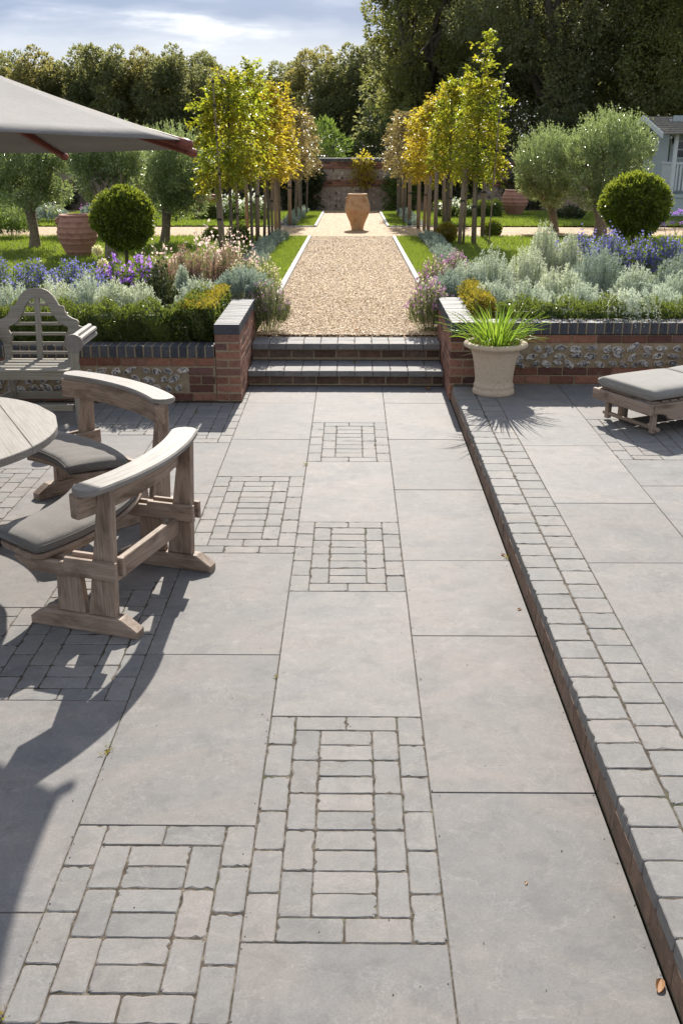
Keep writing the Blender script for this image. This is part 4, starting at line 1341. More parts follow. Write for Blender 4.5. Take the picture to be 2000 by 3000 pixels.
# ------------------------------------------------------------------ woodland behind the wall
FAR = [  # x, y, top, half width, shade
    (-27.5, 74, 7.5, 2.1, 0), (-24.6, 76, 7.3, 2.0, 0), (-22.0, 75, 7.5, 1.9, 1), (-19.5, 76, 7.4, 1.9, 0), (-17.1, 75, 7.75, 1.8, 0),
    (-14.9, 76, 7.3, 1.7, 1), (-12.9, 74.5, 7.55, 1.6, 0), (-11.2, 77, 7.1, 1.6, 0), (-9.3, 80, 6.6, 1.9, 1), (-7.2, 82, 6.4, 1.9, 0), (-5.0, 80, 7.1, 2.0, 0),
    (-2.7, 76, 7.6, 2.0, 1), (-.5, 73, 7.75, 1.9, 0), (1.7, 72, 7.9, 1.9, 0),
    (-26, 83, 8.0, 2.6, 0), (-20.6, 84, 8.1, 2.6, 0), (-16.0, 84, 8.15, 2.4, 0), (-11.9, 84, 7.8, 2.2, 0)]
ordn = ['first', 'second', 'third', 'fourth', 'fifth', 'sixth', 'seventh', 'eighth', 'ninth', 'tenth', 'eleventh', 'twelfth', 'thirteenth', 'fourteenth', 'fifteenth', 'sixteenth', 'seventeenth', 'eighteenth']
for i, (x, y, top, hw, sh) in enumerate(FAR):
    zg = -.5
    h = top - zg
    tree('woodland_tree', x, y, zg, h, .2, (x, y, zg + h * .56), (hw * 1.22, hw * 1.2, h * .46), 15000, .22, 'lf_far_b' if sh else 'lf_far',
         f'{"olive tinged" if sh else "dark green"} woodland tree on the skyline, {ordn[i]} from the left' if i < 14 else f'tree showing behind the front rank of woodland, {ordn[i - 14]} from the left', 'tree', 'woodland trees on the skyline', nb=85, br=.55, limbs=6, flat=.92)
# big oaks on the right
tree('oak_tree', 3.4, 55, -.5, 15, .42, (3.7, 55, 7.4), (3.0, 4.2, 7.0), 65000, .17, 'lf_oak', 'tall oak with open crown and visible limbs against the sky', 'tree', 'large oaks behind the garden wall', nb=130, br=.85, limbs=16, flat=.85, fork=4.5)
tree('oak_tree', 9.2, 48.5, -.5, 15, .5, (9.4, 48.5, 7.6), (5.0, 4.5, 7.6), 120000, .15, 'lf_holm', 'huge dense evergreen oak filling the top right of the view', 'tree', 'large oaks behind the garden wall', nb=230, br=.85, limbs=16, flat=.9, fork=4)
tree('oak_tree', 16.6, 46, -.5, 15, .5, (15.6, 46, 7.4), (5.0, 4.5, 7.2), 95000, .15, 'lf_oak', 'dark oak overhanging the summerhouse roof at the right edge', 'tree', 'large oaks behind the garden wall', nb=120, br=1.2, limbs=12, flat=.85, fork=4)
tree('oak_tree', 13, 54, -.5, 13, .4, (13, 54, 6), (5.5, 3.5, 6.6), 30000, .3, 'lf_far', 'lighter tree seen through the gap between the two largest oaks', 'tree', 'large oaks behind the garden wall', nb=90, br=1.4, limbs=8, flat=.95, fork=3)
tree('oak_tree', 5.6, 60, -.5, 12, .4, (5.6, 60, 5.2), (4.5, 3.5, 5.8), 22000, .32, 'lf_far', 'low tree behind the open oak and the evergreen oak', 'tree', 'large oaks behind the garden wall', nb=70, br=1.4, limbs=8, flat=.95, fork=3)
# lower growth just behind the wall
for (x, y, top, hw, m_, lab) in ((-.95, 39.5, 2.6, .62, 'lf_green', 'bright green young pine showing over the wall left of the amphora'), (-3.6, 41, 2.5, 1.4, 'lf_dark', 'dark shrub behind the wall between the hornbeam rows and the lawn'),
                                 (-7.2, 40, 2.35, 1.2, 'lf_green', 'yellow green conifer showing above the parasol tip'), (-10.5, 41, 2.6, 1.8, 'lf_far', 'dark shrub behind the wall above the parasol'), (1.4, 42, 3.2, 1.5, 'lf_dark', 'dark shrub over the wall right of the amphora'),
                                 (4.4, 41, 3.6, 1.8, 'lf_dark', 'dark shrub behind the right hornbeam row'), (8.2, 41, 3.2, 2., 'lf_dark', 'dark shrub over the wall behind the right olive trees'), (-15, 42, 3., 2.2, 'lf_dark', 'dark shrub behind the wall at the far left')):
    t = root('background_shrub', (x, y, -.4), lab, 'shrub', 'shrubs behind the garden wall')
    mb = MB()
    for q in range(5): limb(mb, (x, y, -.4), (x + rng.normal(0, hw * .4), y + rng.normal(0, .4), top * .7), .05, .015, .1, 5, 5)
    mb.build('stem', M['bark'], t)
    P, D = blob_pts(int(5200 * hw), (x, y, top * .45), (hw, .8, top * .55), 34, .34, .95)
    mb = MB(); leaves(mb, P, unit(D + [0, 0, .3]), .14 * rng.uniform(.7, 1.3, len(P)), .4, .2); mb.build('foliage', M[m_], t)

# climbers and shrubs along the wall
for (x, z0, w_, h_, n, m_, lab, dp) in (
        (-2.0, .75, 1.0, .55, 5200, 'lf_dark', 'dark glossy climber hanging over the wall left of the amphora', .35), (-1.75, -.05, .55, .34, 2600, 'lf_dark', 'low dark fern at the wall foot beyond the left tree row', .35),
        (.42, 1.05, .42, .52, 900, 'lf_horn_y', 'yellowing trained climber on the wall directly above the amphora', .18), (1.75, .35, .62, .75, 4200, 'lf_green', 'tall green shrub against the wall right of the amphora', .4),
        (3.3, .75, 1.2, .8, 4600, 'lf_dark', 'dark creeper on the wall behind the right tree row', .3), (6.0, .6, .9, .9, 3000, 'lf_dark', 'dark ivy on the wall behind the right olive trees', .3),
        (-4.2, .5, .9, .8, 3600, 'lf_dark', 'dark shrub on the wall between the two left tree rows', .35), (-7.6, .35, 1.6, .7, 5200, 'lf_green', 'mixed green border at the wall behind the left olives', .6), (-11., .4, 1.7, .8, 4600, 'lf_dark', 'dark border shrub at the far left of the wall', .6)):
    yw = YW - dp * .6
    t = root('wall_climber', (x, yw, gz(yw)), lab, 'climber', 'plants against the garden wall')
    mb = MB()
    for q in range(4): limb(mb, (x + rng.normal(0, w_ * .2), yw, gz(yw)), (x + rng.normal(0, w_ * .5), yw - .03, z0 + rng.uniform(-.2, .8) * h_), .02, .008, .08, 5, 5)
    mb.build('stem', M['bark'], t)
    P, D = blob_pts(n, (x, yw - dp * .2, z0), (w_, dp, h_), 40, .2, 1)
    mb = MB(); leaves(mb, P, unit(D + [0, -.4, -.6]), .1 * rng.uniform(.7, 1.4, n), .42, .2); mb.build('foliage', M[m_], t)

# ------------------------------------------------------------------ rows of pleached hornbeams and their stakes
def hornbeam(x, y, zb, zt, hw, hd, m_, label, n=4600, spire=0., leaf=.078, trunk=.03, shoots=()):
    t = root('hornbeam', (x, y, gz(y)), label, 'tree', 'young trees trained along the gravel path')
    mb = MB()
    tube(mb, [(x, y, gz(y) - .05), (x + rng.normal(0, .02), y, zb), (x + rng.normal(0, .04), y, zt - .2), (x + rng.normal(0, .04), y, zt + spire * .9)], [trunk, trunk * .85, trunk * .5, .006], 8)
    for q in range(16):
        z = rng.uniform(zb, zt)
        a = rng.uniform(0, 2 * np.pi)
        limb(mb, (x, y, z), (x + math.cos(a) * hw * rng.uniform(.6, 1), y + math.sin(a) * hd * rng.uniform(.6, 1), z + rng.uniform(-.05, .3)), .012, .004, .1, 5, 5)
    mb.build('trunk', M['bark'], t)
    # leafy sprays: each spray is a flat fan of leaves along a twig
    ns = n // 13
    zz = rng.uniform(0, 1, ns) ** 1.12
    tap = (1 - .5 * zz ** 2.5) * (.8 + .2 * np.minimum(1, zz * 5))
    P0 = np.stack([x + hw * rng.uniform(-1, 1, ns) * .95 * tap, y + hd * rng.uniform(-1, 1, ns) * .95 * tap, zb + (zt - zb) * zz + rng.normal(0, .05, ns)], 1)
    if spire:
        k = int(ns * .09)
        f = rng.uniform(0, 1, k)
        P0[:k] = np.stack([x + .05 + rng.normal(0, .13, k) * (1.15 - f), y + rng.normal(0, .13, k) * (1.15 - f), zt - .1 + f * spire], 1)
    cen = np.array([x, y, (zb + zt) / 2])
    d0 = unit((P0 - cen) * np.array([1 / hw, 1 / hd, .45]) + rng.normal(0, .5, (ns, 3)) + [0, 0, .12])
    tt = rng.uniform(0, 1, (ns, 12))
    Ls = rng.uniform(.16, .34, ns)
    sag = np.zeros((ns, 12, 3)); sag[:, :, 2] = -.1 * tt ** 2
    P = (P0[:, None] + d0[:, None] * (tt * Ls[:, None])[:, :, None] + sag + rng.normal(0, .018, (ns, 12, 3))).reshape(-1, 3)
    side = unit(np.cross(d0, [0, 0, 1.]))[:, None] * np.where(np.arange(12) % 2, 1, -1)[None, :, None]
    D = (d0[:, None] * .6 + side * .9 + rng.normal(0, .35, (ns, 12, 3)) + [0, 0, -.25]).reshape(-1, 3)
    mb = MB(); leaves(mb, P, D, leaf * rng.uniform(.6, 1.35, len(P)), .58, .3, 1.2)
    for (sx, sz, ln) in shoots:                            # long side shoots
        p0 = np.array([x + np.sign(sx) * hw * .6, y, sz]); p1 = p0 + np.array([sx, -.1, ln])
        k = 42; u = np.linspace(.1, 1, k)[:, None]
        Q = p0 + (p1 - p0) * u + np.array([0, 0, -.06]) * u ** 2 + rng.normal(0, .02, (k, 3))
        Dq = unit((p1 - p0) / np.linalg.norm(p1 - p0) * .7 + np.array([0, 0, 1.]) * np.where(np.arange(k) % 2, .55, -.75)[:, None] + rng.normal(0, .3, (k, 3)))
        leaves(mb, Q, Dq, leaf * 1.05 * rng.uniform(.7, 1.3, k), .58, .3, 1.2)
    mb.build('crown', M[m_], t)
    return t
HB = [  # x, y, zb, zt, half w, half depth, material, label, n, spire
    (-2.03, 17.4, 1.5, 3.05, .4, .42, 'lf_horn', 'green hornbeam nearest the camera on the left, long side shoots', 5400, .0),
    (-1.9, 19.6, 1.55, 3.0, .33, .5, 'lf_horn', 'second hornbeam back on the left, half turned yellow', 5200, .45),
    (-1.75, 21.9, 1.5, 2.85, .33, .5, 'lf_horn_y', 'golden hornbeam third back on the left', 5200, .3),
    (-1.7, 24.4, 1.45, 2.75, .3, .5, 'lf_horn_y', 'golden hornbeam last before the cross path on the left', 4600, .2),
    (-2.75, 24.9, 1.35, 2.6, .32, .5, 'lf_horn', 'green hornbeam in the outer left row behind the golden ones', 3600, .0),
    (-1.5, 28.2, 1.32, 2.72, .26, .45, 'lf_copper', 'coppery tree first beyond the cross path on the left', 3600, .1),
    (-1.5, 30.6, 1.3, 2.7, .3, .5, 'lf_copper', 'coppery tree second beyond the cross path on the left', 3600, .0),
    (-1.45, 33.2, 1.25, 2.65, .34, .5, 'lf_copper', 'coppery tree furthest along the left side', 3400, .0),
    (2.5, 20.9, 1.45, 3.12, .38, .48, 'lf_horn', 'tall green hornbeam nearest on the right with a long golden leader', 6000, .95),
    (2.05, 22.6, 1.5, 2.95, .34, .5, 'lf_horn', 'second hornbeam back on the right, yellow green', 5200, .35),
    (1.8, 24.6, 1.42, 2.75, .32, .5, 'lf_horn_y', 'golden hornbeam third back on the right', 5000, .35),
    (1.68, 26.4, 1.3, 2.55, .28, .42, 'lf_horn_y', 'golden hornbeam beside the cross path on the right', 4000, .1),
    (1.42, 28.4, 1.28, 2.68, .28, .45, 'lf_copper', 'coppery tree first beyond the cross path on the right', 3600, .1),
    (1.4, 31.4, 1.25, 2.65, .33, .5, 'lf_copper', 'coppery tree second beyond the cross path on the right', 3600, .0),
    (1.5, 34.2, 1.2, 2.6, .3, .5, 'lf_copper', 'coppery tree furthest along the right side', 3000, .0),
    (2.62, 28.9, 1.15, 2.3, .35, .45, 'lf_horn', 'green hornbeam in the outer right row beyond the cross path', 3000, .0)]
for (x, y, zb, zt, hw, hd, m_, lab, n, sp) in HB: hornbeam(x, y, zb, zt, hw, hd, m_, lab, n, sp, shoots=((-.36, 2.62, .06), (-.4, 2.4, .0), (-.3, 2.1, -.02), (-.3, 1.6, -.08), (-.22, 1.45, -.1), (.2, 3.0, .2)) if y < 18 else (((.4, 2.75, .08), (.3, 2.3, .02), (.28, 1.75, -.05), (.3, 1.6, -.1), (-.1, 3.1, .35)) if 20.8 < y < 21 else ((.08, 2.95, .4),) if 22 < y < 25 else ()))
# long side shoots of the nearest trees belong to their crowns already; stakes next
STAKES = [  # x, y, base->top lean, top z, radius
    ('left', -2.26, 17.9, -.05, 1.55, .048), ('left', -2.15, 19.5, -.01, 1.45, .026), ('left', -2.66, 26.3, .0, 1.27, .045), ('left', -1.95, 21.3, .03, 1.5, .046), ('left', -1.93, 22.7, .06, 1.3, .034),
    ('left', -1.77, 22.9, .02, 1.33, .03), ('left', -1.78, 24.2, .01, 1.34, .042), ('left', -1.8, 25.6, .01, 1.29, .036), ('left', -1.62, 27.0, .02, 1.47, .05), ('left', -1.69, 30.8, .12, 1.39, .045), ('left', -1.66, 33.0, .05, 1.33, .05), ('left', -1.68, 34.5, -.03, 1.22, .045),
    ('right', 2.9, 22.9, -.02, 1.8, .05), ('right', 2.45, 20.8, -.02, 1.53, .036), ('right', 2.15, 20.6, .05, 1.57, .042), ('right', 2.24, 20.7, .03, 1.57, .026), ('right', 2.67, 28.6, .03, 1.16, .06), ('right', 2.52, 28.4, -.04, 1.31, .05), ('right', 1.79, 22.1, -.01, 1.47, .045),
    ('right', 1.77, 23.9, .02, 1.33, .04), ('right', 1.78, 25.5, .03, 1.34, .04), ('right', 1.7, 26.3, -.01, 1.34, .04), ('right', 1.53, 27.5, -.02, 1.49, .052), ('right', 1.64, 32.3, .0, 1.37, .045), ('right', 1.63, 33.6, -.02, 1.3, .04), ('right', 1.65, 34.3, -.01, 1.25, .035), ('right', 1.58, 34.6, -.03, 1.2, .035)]
near_i = {'left': 0, 'right': 0}
sorted_st = sorted(STAKES, key=lambda s: s[2])
for (side, x, y, dx, zt, r_) in sorted_st:
    i = near_i[side]; near_i[side] += 1
    kind = 'thick round' if r_ > .047 else ('slim' if r_ < .037 else 'round')
    t = root('tree_stake', (x, y, gz(y)), f'{kind} wooden tree stake, {ordn[i]} from the front in the {side} row', 'stake', 'stakes holding the young trees')
    mb = MB(); z0 = gz(y)
    tube(mb, [(x, y, z0 - .05), (x + dx * .5, y, (z0 + zt) / 2), (x + dx, y, zt), (x + dx, y, zt + .008)], [r_, r_ * .97, r_ * .93, r_ * .6], 10, .05)
    mb.build('pole', M['stake'], t, smooth=True)
    if i % 2 == 0 or r_ < .03:
        f = rng.uniform(.45, .7)
        z = z0 + (zt - z0) * f
        mb = MB(); tube(mb, [(x + dx * f, y, z - .018), (x + dx * f, y, z + .018)], [r_ * 1.12, r_ * 1.12], 10)
        mb.build('strap', M['strap'], t)
# canes tied up through the first trees
for (x, y, za, zb_, dx, side) in ((-2.13, 16.92, 1.45, 3.02, -.05, 'left'), (2.76, 20.36, 1.75, 3.3, .06, 'right')):
    t = root('support_cane', (x, y, gz(y)), f'pale cane tied up through the nearest hornbeam of the {side} row', 'cane', 'canes tied to the front trees')
    mb = MB(); tube(mb, [(x - dx * .9, y, gz(y)), (x, y, za), (x + dx, y, zb_)], [.014, .013, .011], 8); mb.build('cane', M['stake'], t)
    for f in (.1, .45, .75, .97):
        mb = MB(); z = za + (zb_ - za) * f; tube(mb, [(x + dx * f, y, z - .02), (x + dx * f, y, z + .02)], [.026, .026], 8); mb.build('tie', M['strap'], t)

# ------------------------------------------------------------------ olives, clipped balls, hedges
def olive(x, y, cen, rad, label, n=21000, fork=.75, tr=.1, lean=(0, 0), limbs=6, nb=95, br=.17):
    t = root('olive_tree', (x, y, gz(y)), label, 'olive tree', 'olive trees on the lawns')
    n = int(n * .95)
    zg = gz(y)
    mb = MB()
    top = np.array([x + lean[0], y + lean[1], fork])
    pts = np.array([[x - .02, y, zg - .08], [x + lean[0] * .2, y, zg + .06], [x + lean[0] * .45 + .02, y, zg + (fork - zg) * .45], top])
    tube(mb, pts, [tr * 1.5, tr * 1.1, tr * .9, tr], 10, .1)
    for q in range(limbs):
        a = 2 * np.pi * q / limbs + rng.uniform(-.3, .3)
        e = np.array(cen) + np.array([math.cos(a) * rad[0] * .6, math.sin(a) * rad[1] * .6, rng.uniform(-.2, .5) * rad[2]])
        L = limb(mb, top - [0, 0, .03], e, tr * .62, tr * .16, .18, 7, 7)
        limb(mb, L[4], L[4] + rdir(1)[0] * .3 + [0, 0, .25], tr * .25, .006, .15, 5, 5)
    mb.build('trunk', M['bark_olive'], t, smooth=True)
    P, D = blob_pts(n, cen, rad, nb, br, .9, .12)
    mb = MB()
    leaves(mb, P, unit(D * .6 + rng.normal(0, .5, D.shape) + [0, 0, .35]), .07 * rng.uniform(.7, 1.35, n), .27, .25, .3)
    ns = 620                                               # upright young shoots over the crown
    d = rdir(ns); d[:, 2] = np.abs(d[:, 2])
    S0 = np.array(cen) + d * np.array(rad) * .95
    sd = unit(d * [.45, .45, 0] + [0, 0, 1] + rng.normal(0, .12, (ns, 3)))
    hh = rng.uniform(.12, .46, ns)
    tt = rng.uniform(0, 1, (ns, 16))
    P = (S0[:, None] + sd[:, None] * (tt * hh[:, None])[:, :, None]).reshape(-1, 3)
    D = (sd[:, None] * .9 + rng.normal(0, .55, (ns, 16, 3))).reshape(-1, 3)
    leaves(mb, P, D, .055 * rng.uniform(.7, 1.2, len(P)), .28, .25)
    mb.build('crown', M['lf_olive'], t)
olive(-6.15, 19.9, (-6.2, 19.9, 1.5), (.88, .8, .68), 'olive tree at the left edge with a bare leaning trunk', fork=.86, tr=.1, lean=(-.03, 0))
olive(-5.3, 24.6, (-5.5, 24.6, 1.42), (1.15, .9, .8), 'olive tree behind the ribbed jar, largest of the left group', 24000, fork=.7, tr=.1)
olive(-4.15, 17.7, (-4.35, 18.6, 1.62), (.6, .6, .52), 'olive tree whose thick trunk stands behind the clipped ball', 12000, fork=1.0, tr=.115, lean=(-.03, .1))
olive(-3.88, 21.2, (-3.6, 21.2, 1.32), (.7, .7, .8), 'olive tree just left of the first tree stakes', fork=.8, tr=.1, lean=(.1, 0))
olive(4.95, 25.3, (4.68, 25.2, 1.35), (.74, .75, .8), 'narrower olive tree on the right lawn beside the tree row', fork=.62, tr=.11, lean=(-.12, 0))
olive(5.75, 23.9, (5.8, 23.9, 1.55), (.93, .9, .95), 'wide olive tree on the right lawn in front of the summerhouse', 27000, fork=.7, tr=.14, lean=(-.1, 0))

def ball(x, y, zc, r_, label, n, leaf=.03, stem=True, m_='lf_ball', group='clipped ball trees', ry=1., sm=.03):
    t = root('ball_topiary', (x, y, gz(y)), label, 'topiary', group)
    if stem:
        mb = MB(); tube(mb, [(x, y, gz(y) - .05), (x + .01, y, zc - r_ * .5), (x, y, zc)], [sm, sm * .9, sm * .8], 8, .06); mb.build('trunk', M['bark'], t, smooth=True)
    d = rdir(n)
    lump = 1 + .06 * np.sin(d[:, 0] * 7 + x) * np.sin(d[:, 1] * 6 + 2) + .055 * np.sin(d[:, 2] * 8 + d[:, 0] * 5)
    rr = r_ * lump * (1 - .2 * rng.uniform(0, 1, n) ** 1.5)
    P = np.array([x, y, zc]) + d * rr[:, None] * np.array([1, 1, ry])
    D = unit(d + rng.normal(0, .55, (n, 3)) + [0, 0, .2])
    mb = MB(); leaves(mb, P, D, leaf * rng.uniform(.7, 1.4, n), .6, .3)
    k = n // 25; ds = rdir(k); ds[:, 2] = np.abs(ds[:, 2]) * 1.1 - .25; ds = unit(ds)
    for q in range(4):
        leaves(mb, np.array([x, y, zc]) + ds * (r_ * (1 + .035 * q) * np.array([1, 1, ry])), unit(ds + rng.normal(0, .6, (k, 3)) + [0, 0, .4]), leaf * rng.uniform(.7, 1.2, k), .55, .3)
    mb.build('crown', M[m_], t)
    ni, nj = 24, 14                                        # dense inner growth
    secs = []
    for j in range(1, nj):
        th_ = np.pi * j / nj
        secs.append([(x + r_ * .76 * math.sin(th_) * math.cos(2 * np.pi * i / ni), y + r_ * .76 * math.sin(th_) * math.sin(2 * np.pi * i / ni), zc + r_ * .76 * ry * math.cos(th_)) for i in range(ni)])
    mb = MB(); sweep(mb, secs); mb.build('inner_growth', M[m_], t)
ball(-3.29, 14.9, 1.05, .415, 'large clipped ball tree beside the ribbed jar on the left', 11000, .048)
ball(4.07, 15, 1.24, .455, 'large clipped ball tree at the right edge in front of the olives', 12000, .048, ry=.92)
ball(1.94, 21.2, .3, .2, 'small clipped ball with golden top, right of the path', 2200, .036, True, 'lf_box_y', 'small clipped balls among the stakes')
ball(3.14, 23.1, .22, .19, 'small dark clipped ball beside the rightmost stake', 2000, .036, True, 'lf_ball', 'small clipped balls among the stakes')
ball(-2.28, 20.6, .3, .215, 'small clipped ball among the left stakes', 2400, .036, True, 'lf_box', 'small clipped balls among the stakes')
ball(-2.95, 21.6, .2, .16, 'smallest clipped ball, left of the other among the left stakes', 1500, .036, True, 'lf_ball', 'small clipped balls among the stakes')

def hedge(name, x0, x1, y0, y1, z0, z1, label, n, leaf, m_, group, white=0, top_m=None):
    t = root(name, ((x0 + x1) / 2, (y0 + y1) / 2, z0), label, 'hedge', group)
    w_, d_, h_ = x1 - x0, y1 - y0, z1 - z0
    A = np.array([w_ * d_, w_ * h_, w_ * h_, d_ * h_, d_ * h_]); f = rng.choice(5, n, p=A / A.sum())
    u, v = rng.uniform(0, 1, n), rng.uniform(0, 1, n)
    P = np.zeros((n, 3)); N = np.zeros((n, 3))
    P[:, 0] = np.where(f < 3, x0 + u * w_, np.where(f == 3, x0, x1)); P[:, 1] = np.where(f == 0, y0 + v * d_, np.where(f == 1, y0, np.where(f == 2, y1, y0 + u * d_)))
    P[:, 2] = np.where(f == 0, z1, z0 + v * h_)
    N[f == 0, 2] = 1; N[f == 1, 1] = -1; N[f == 2, 1] = 1; N[f == 3, 0] = -1; N[f == 4, 0] = 1
    bump = .035 * np.sin(P[:, 0] * 17 + P[:, 2] * 9) + .03 * np.sin(P[:, 0] * 31 + P[:, 1] * 23 + P[:, 2] * 19) + rng.normal(0, .012, n)
    P += N * (bump - .07 * rng.uniform(0, 1, n) ** 1.5)[:, None]
    D = unit(N * .7 + rng.normal(0, .5, (n, 3)) + [0, 0, .55])
    mb = MB(); leaves(mb, P, D, leaf * rng.uniform(.6, 1.4, n), .6, .3)
    mb.build('foliage', M[m_], t)
    mb = MB(); box(mb, ((x0 + x1) / 2, (y0 + y1) / 2, (z0 + z1) / 2 - .02), (w_ - .14, max(.05, d_ - .14), h_ - .1), .03); mb.build('inner_growth', M[m_], t)
    if top_m:                                              # lit hedge top painted as a layer of golden leaves
        k = n // 5
        P = np.stack([rng.uniform(x0, x1, k), rng.uniform(y0, y1, k), np.full(k, z1) + rng.uniform(-.02, .035, k)], 1)
        mb = MB(); leaves(mb, P, unit(rng.normal(0, .6, (k, 3)) + [0, 0, 1]), leaf * rng.uniform(.7, 1.4, k), .6, .3); mb.build('lit_tips', M[top_m], t)
    return t
hedge('box_hedge', -4.4, -1.5, 8.72, 8.98, .42, .765, 'clipped dark box hedge along the left wall behind the armchair', 21000, .027, 'lf_box', 'box hedges on the retaining walls')
hedge('box_hedge', -1.5, -1.195, 8.72, 9.95, .44, .775, 'box hedge with its sunlit top coloured golden beside the left pier', 12000, .026, 'lf_box', 'box hedges on the retaining walls', top_m='lf_box_y')
hedge('box_hedge', 1.1, 1.28, 8.95, 10.1, .5, .79, 'box hedge coloured golden for its sunlit look beside the right pier', 6500, .025, 'lf_box_y', 'box hedges on the retaining walls', top_m='lf_box_y')  # yellow sunlight on this hedge is put into the leaf colour
hedge('box_hedge', 1.3, 4.8, 8.75, 8.98, .52, .8, 'low clipped box hedge along the right wall under the silver plants', 19000, .025, 'lf_box', 'box hedges on the retaining walls')
hedge('low_hedge', 2.55, 4.45, 31.1, 31.9, gz(31), .3, 'low square hedge on the far right lawn', 5200, .06, 'lf_box', 'low hedges on the far lawns')
hedge('low_hedge', -4.35, -2.45, 29.7, 30.5, gz(30), .34, 'low square hedge on the far left lawn', 5200, .06, 'lf_box', 'low hedges on the far lawns')
# ------------------------------------------------------------------ border plants
def clump(x, y, z0, ztop, w_, label, stem_n, lf_n, leaf, asp, m_, name='silver_shrub', cat='plant', group=None, spread=.62, flowers=None, up=.5, d_=None, upright=1.):
    """an open mound of leafy stems rising from the base; flowers = (material, per stem, size, where from)"""
    t = root(name, (x, y, z0), label, cat, group)
    h = ztop - z0
    d_ = d_ or w_
    a = rng.uniform(0, 2 * np.pi, stem_n); rr = np.sqrt(rng.uniform(0, 1, stem_n))
    tip = np.stack([x + np.cos(a) * rr * w_ * spread, y + np.sin(a) * rr * d_ * spread, z0 + h * (1 - .5 * rr ** 2) * rng.uniform(.7, 1.03, stem_n)], 1)
    base = np.stack([x + np.cos(a) * rr * w_ * spread * .45, y + np.sin(a) * rr * d_ * spread * .45, np.full(stem_n, z0 + h * .02)], 1)
    ctrl = base + (tip - base) * .5 + np.stack([np.cos(a) * rr * w_ * .12, np.sin(a) * rr * d_ * .12, np.zeros(stem_n)], 1)
    tt = rng.uniform(.25, 1, (stem_n, lf_n)) ** .8
    T = tt[:, :, None]
    P = (1 - T) ** 2 * base[:, None] + 2 * T * (1 - T) * ctrl[:, None] + T ** 2 * tip[:, None]
    dv = unit(2 * (1 - T) * (ctrl - base)[:, None] + 2 * T * (tip - ctrl)[:, None])
    D = unit(dv * up + rng.normal(0, .5, P.shape) + [0, 0, .15 * upright])
    mb = MB(); n = stem_n * lf_n
    leaves(mb, P.reshape(-1, 3), D.reshape(-1, 3), leaf * rng.uniform(.6, 1.3, n), asp, .2)
    mb.build('foliage', M[m_], t)
    # stems
    k = min(stem_n, 120)
    S = []
    mb = MB()
    sd = unit(rng.normal(0, 1, (k, 3)) * [1, 1, 0])
    for f0, f1 in ((0, .5), (.5, 1)):
        pa = (1 - f0) ** 2 * base[:k] + 2 * f0 * (1 - f0) * ctrl[:k] + f0 ** 2 * tip[:k]
        pb = (1 - f1) ** 2 * base[:k] + 2 * f1 * (1 - f1) * ctrl[:k] + f1 ** 2 * tip[:k]
        V = np.stack([pa - sd * .0022, pa + sd * .0022, pb + sd * .0018, pb - sd * .0018], 1).reshape(-1, 3)
        mb.add(V, [np.arange(4 * k).reshape(-1, 4)])
    mb.build('stem', M['lf_stem'], t)
    if flowers:
        for (fm, per, fs, f0, fl_asp, jit) in flowers:
            k = stem_n
            tt = rng.uniform(f0, 1.04, (k, per)); T = tt[:, :, None]
            P = (1 - T) ** 2 * base[:, None] + 2 * T * (1 - T) * ctrl[:, None] + T ** 2 * tip[:, None] + rng.normal(0, jit, (k, per, 3))
            keep = rng.uniform(0, 1, k) < .75
            P = P[keep].reshape(-1, 3)
            mb = MB(); leaves(mb, P, unit(rdir(len(P)) + [0, 0, .7]), fs * rng.uniform(.7, 1.3, len(P)), fl_asp, .3); mb.build('flower', M[fm], t)['kind'] = 'stuff'
    return t
SG = 'silver leaved plants in the raised borders'
def silver(x, y, ztop, w_, label, m_='lf_silver', z0=None, n=240, k=46, leaf=.03):
    z0 = z0 if z0 is not None else .46 - max(0, y - 9) * .038
    clump(x, y, z0, ztop, w_, label, n, k, leaf, .22, m_, 'silver_shrub', 'silver plant', SG)
# left border
for i, (x, y, zt_, w_, lab) in enumerate((
        (-3.14, 9.35, .93, .42, 'silver mound furthest left behind the armchair'), (-2.78, 9.45, .95, .4, 'silver mound directly behind the armchair top'), (-2.48, 9.5, .98, .4, 'taller silver mound right of the armchair top'),
        (-2.2, 9.35, .95, .36, 'silver mound in the middle of the left hedge'), (-1.96, 9.25, .96, .38, 'last silver mound before the dark upright shrub'), (-1.45, 9.6, .95, .42, 'silver mound spilling towards the left pier'),
        (-1.1, 10.35, .95, .5, 'round blue grey mound above the end of the left pier'), (-1.7, 10.2, .98, .16, 'small silver tuft between the two mounds'))):
    silver(x, y, zt_, w_, lab, 'lf_sage' if i == 6 else ('lf_silver_w' if i in (1, 3, 4) else 'lf_silver'), n=300 if i == 6 else 230, z0=.6 if i == 6 else None)
clump(-1.83, 9.75, .42, 1.12, .3, 'dark upright shrub between the silver mounds on the left', 70, 46, .03, .5, 'lf_dark', 'upright_shrub', 'shrub', None, .55, None, .5)
clump(-2.0, 9.3, .42, .8, .3, 'trailing silver sprig over the left hedge beside the armchair', 30, 30, .03, .22, 'lf_silver')
G = 'blue flowering mounds in the borders'
FB = [('fl_blue', 12, .026, .62, .8, .016)]
for (x, y, zt_, w_, lab) in ((-4.0, 11.6, .92, .46, 'blue flowering mound at the left edge'), (-3.55, 11.3, .92, .44, 'blue flowering mound second from the left edge'), (-3.3, 11.9, .88, .42, 'blue flowering mound in front of the ribbed jar'), (-2.9, 11.2, .86, .38, 'blue flowering mound left of the violet cranesbill')):
    clump(x, y, .36, zt_, w_, lab, 90, 20, .034, .42, 'lf_green', 'blue_shrub', 'flowering plant', G, .62, FB)
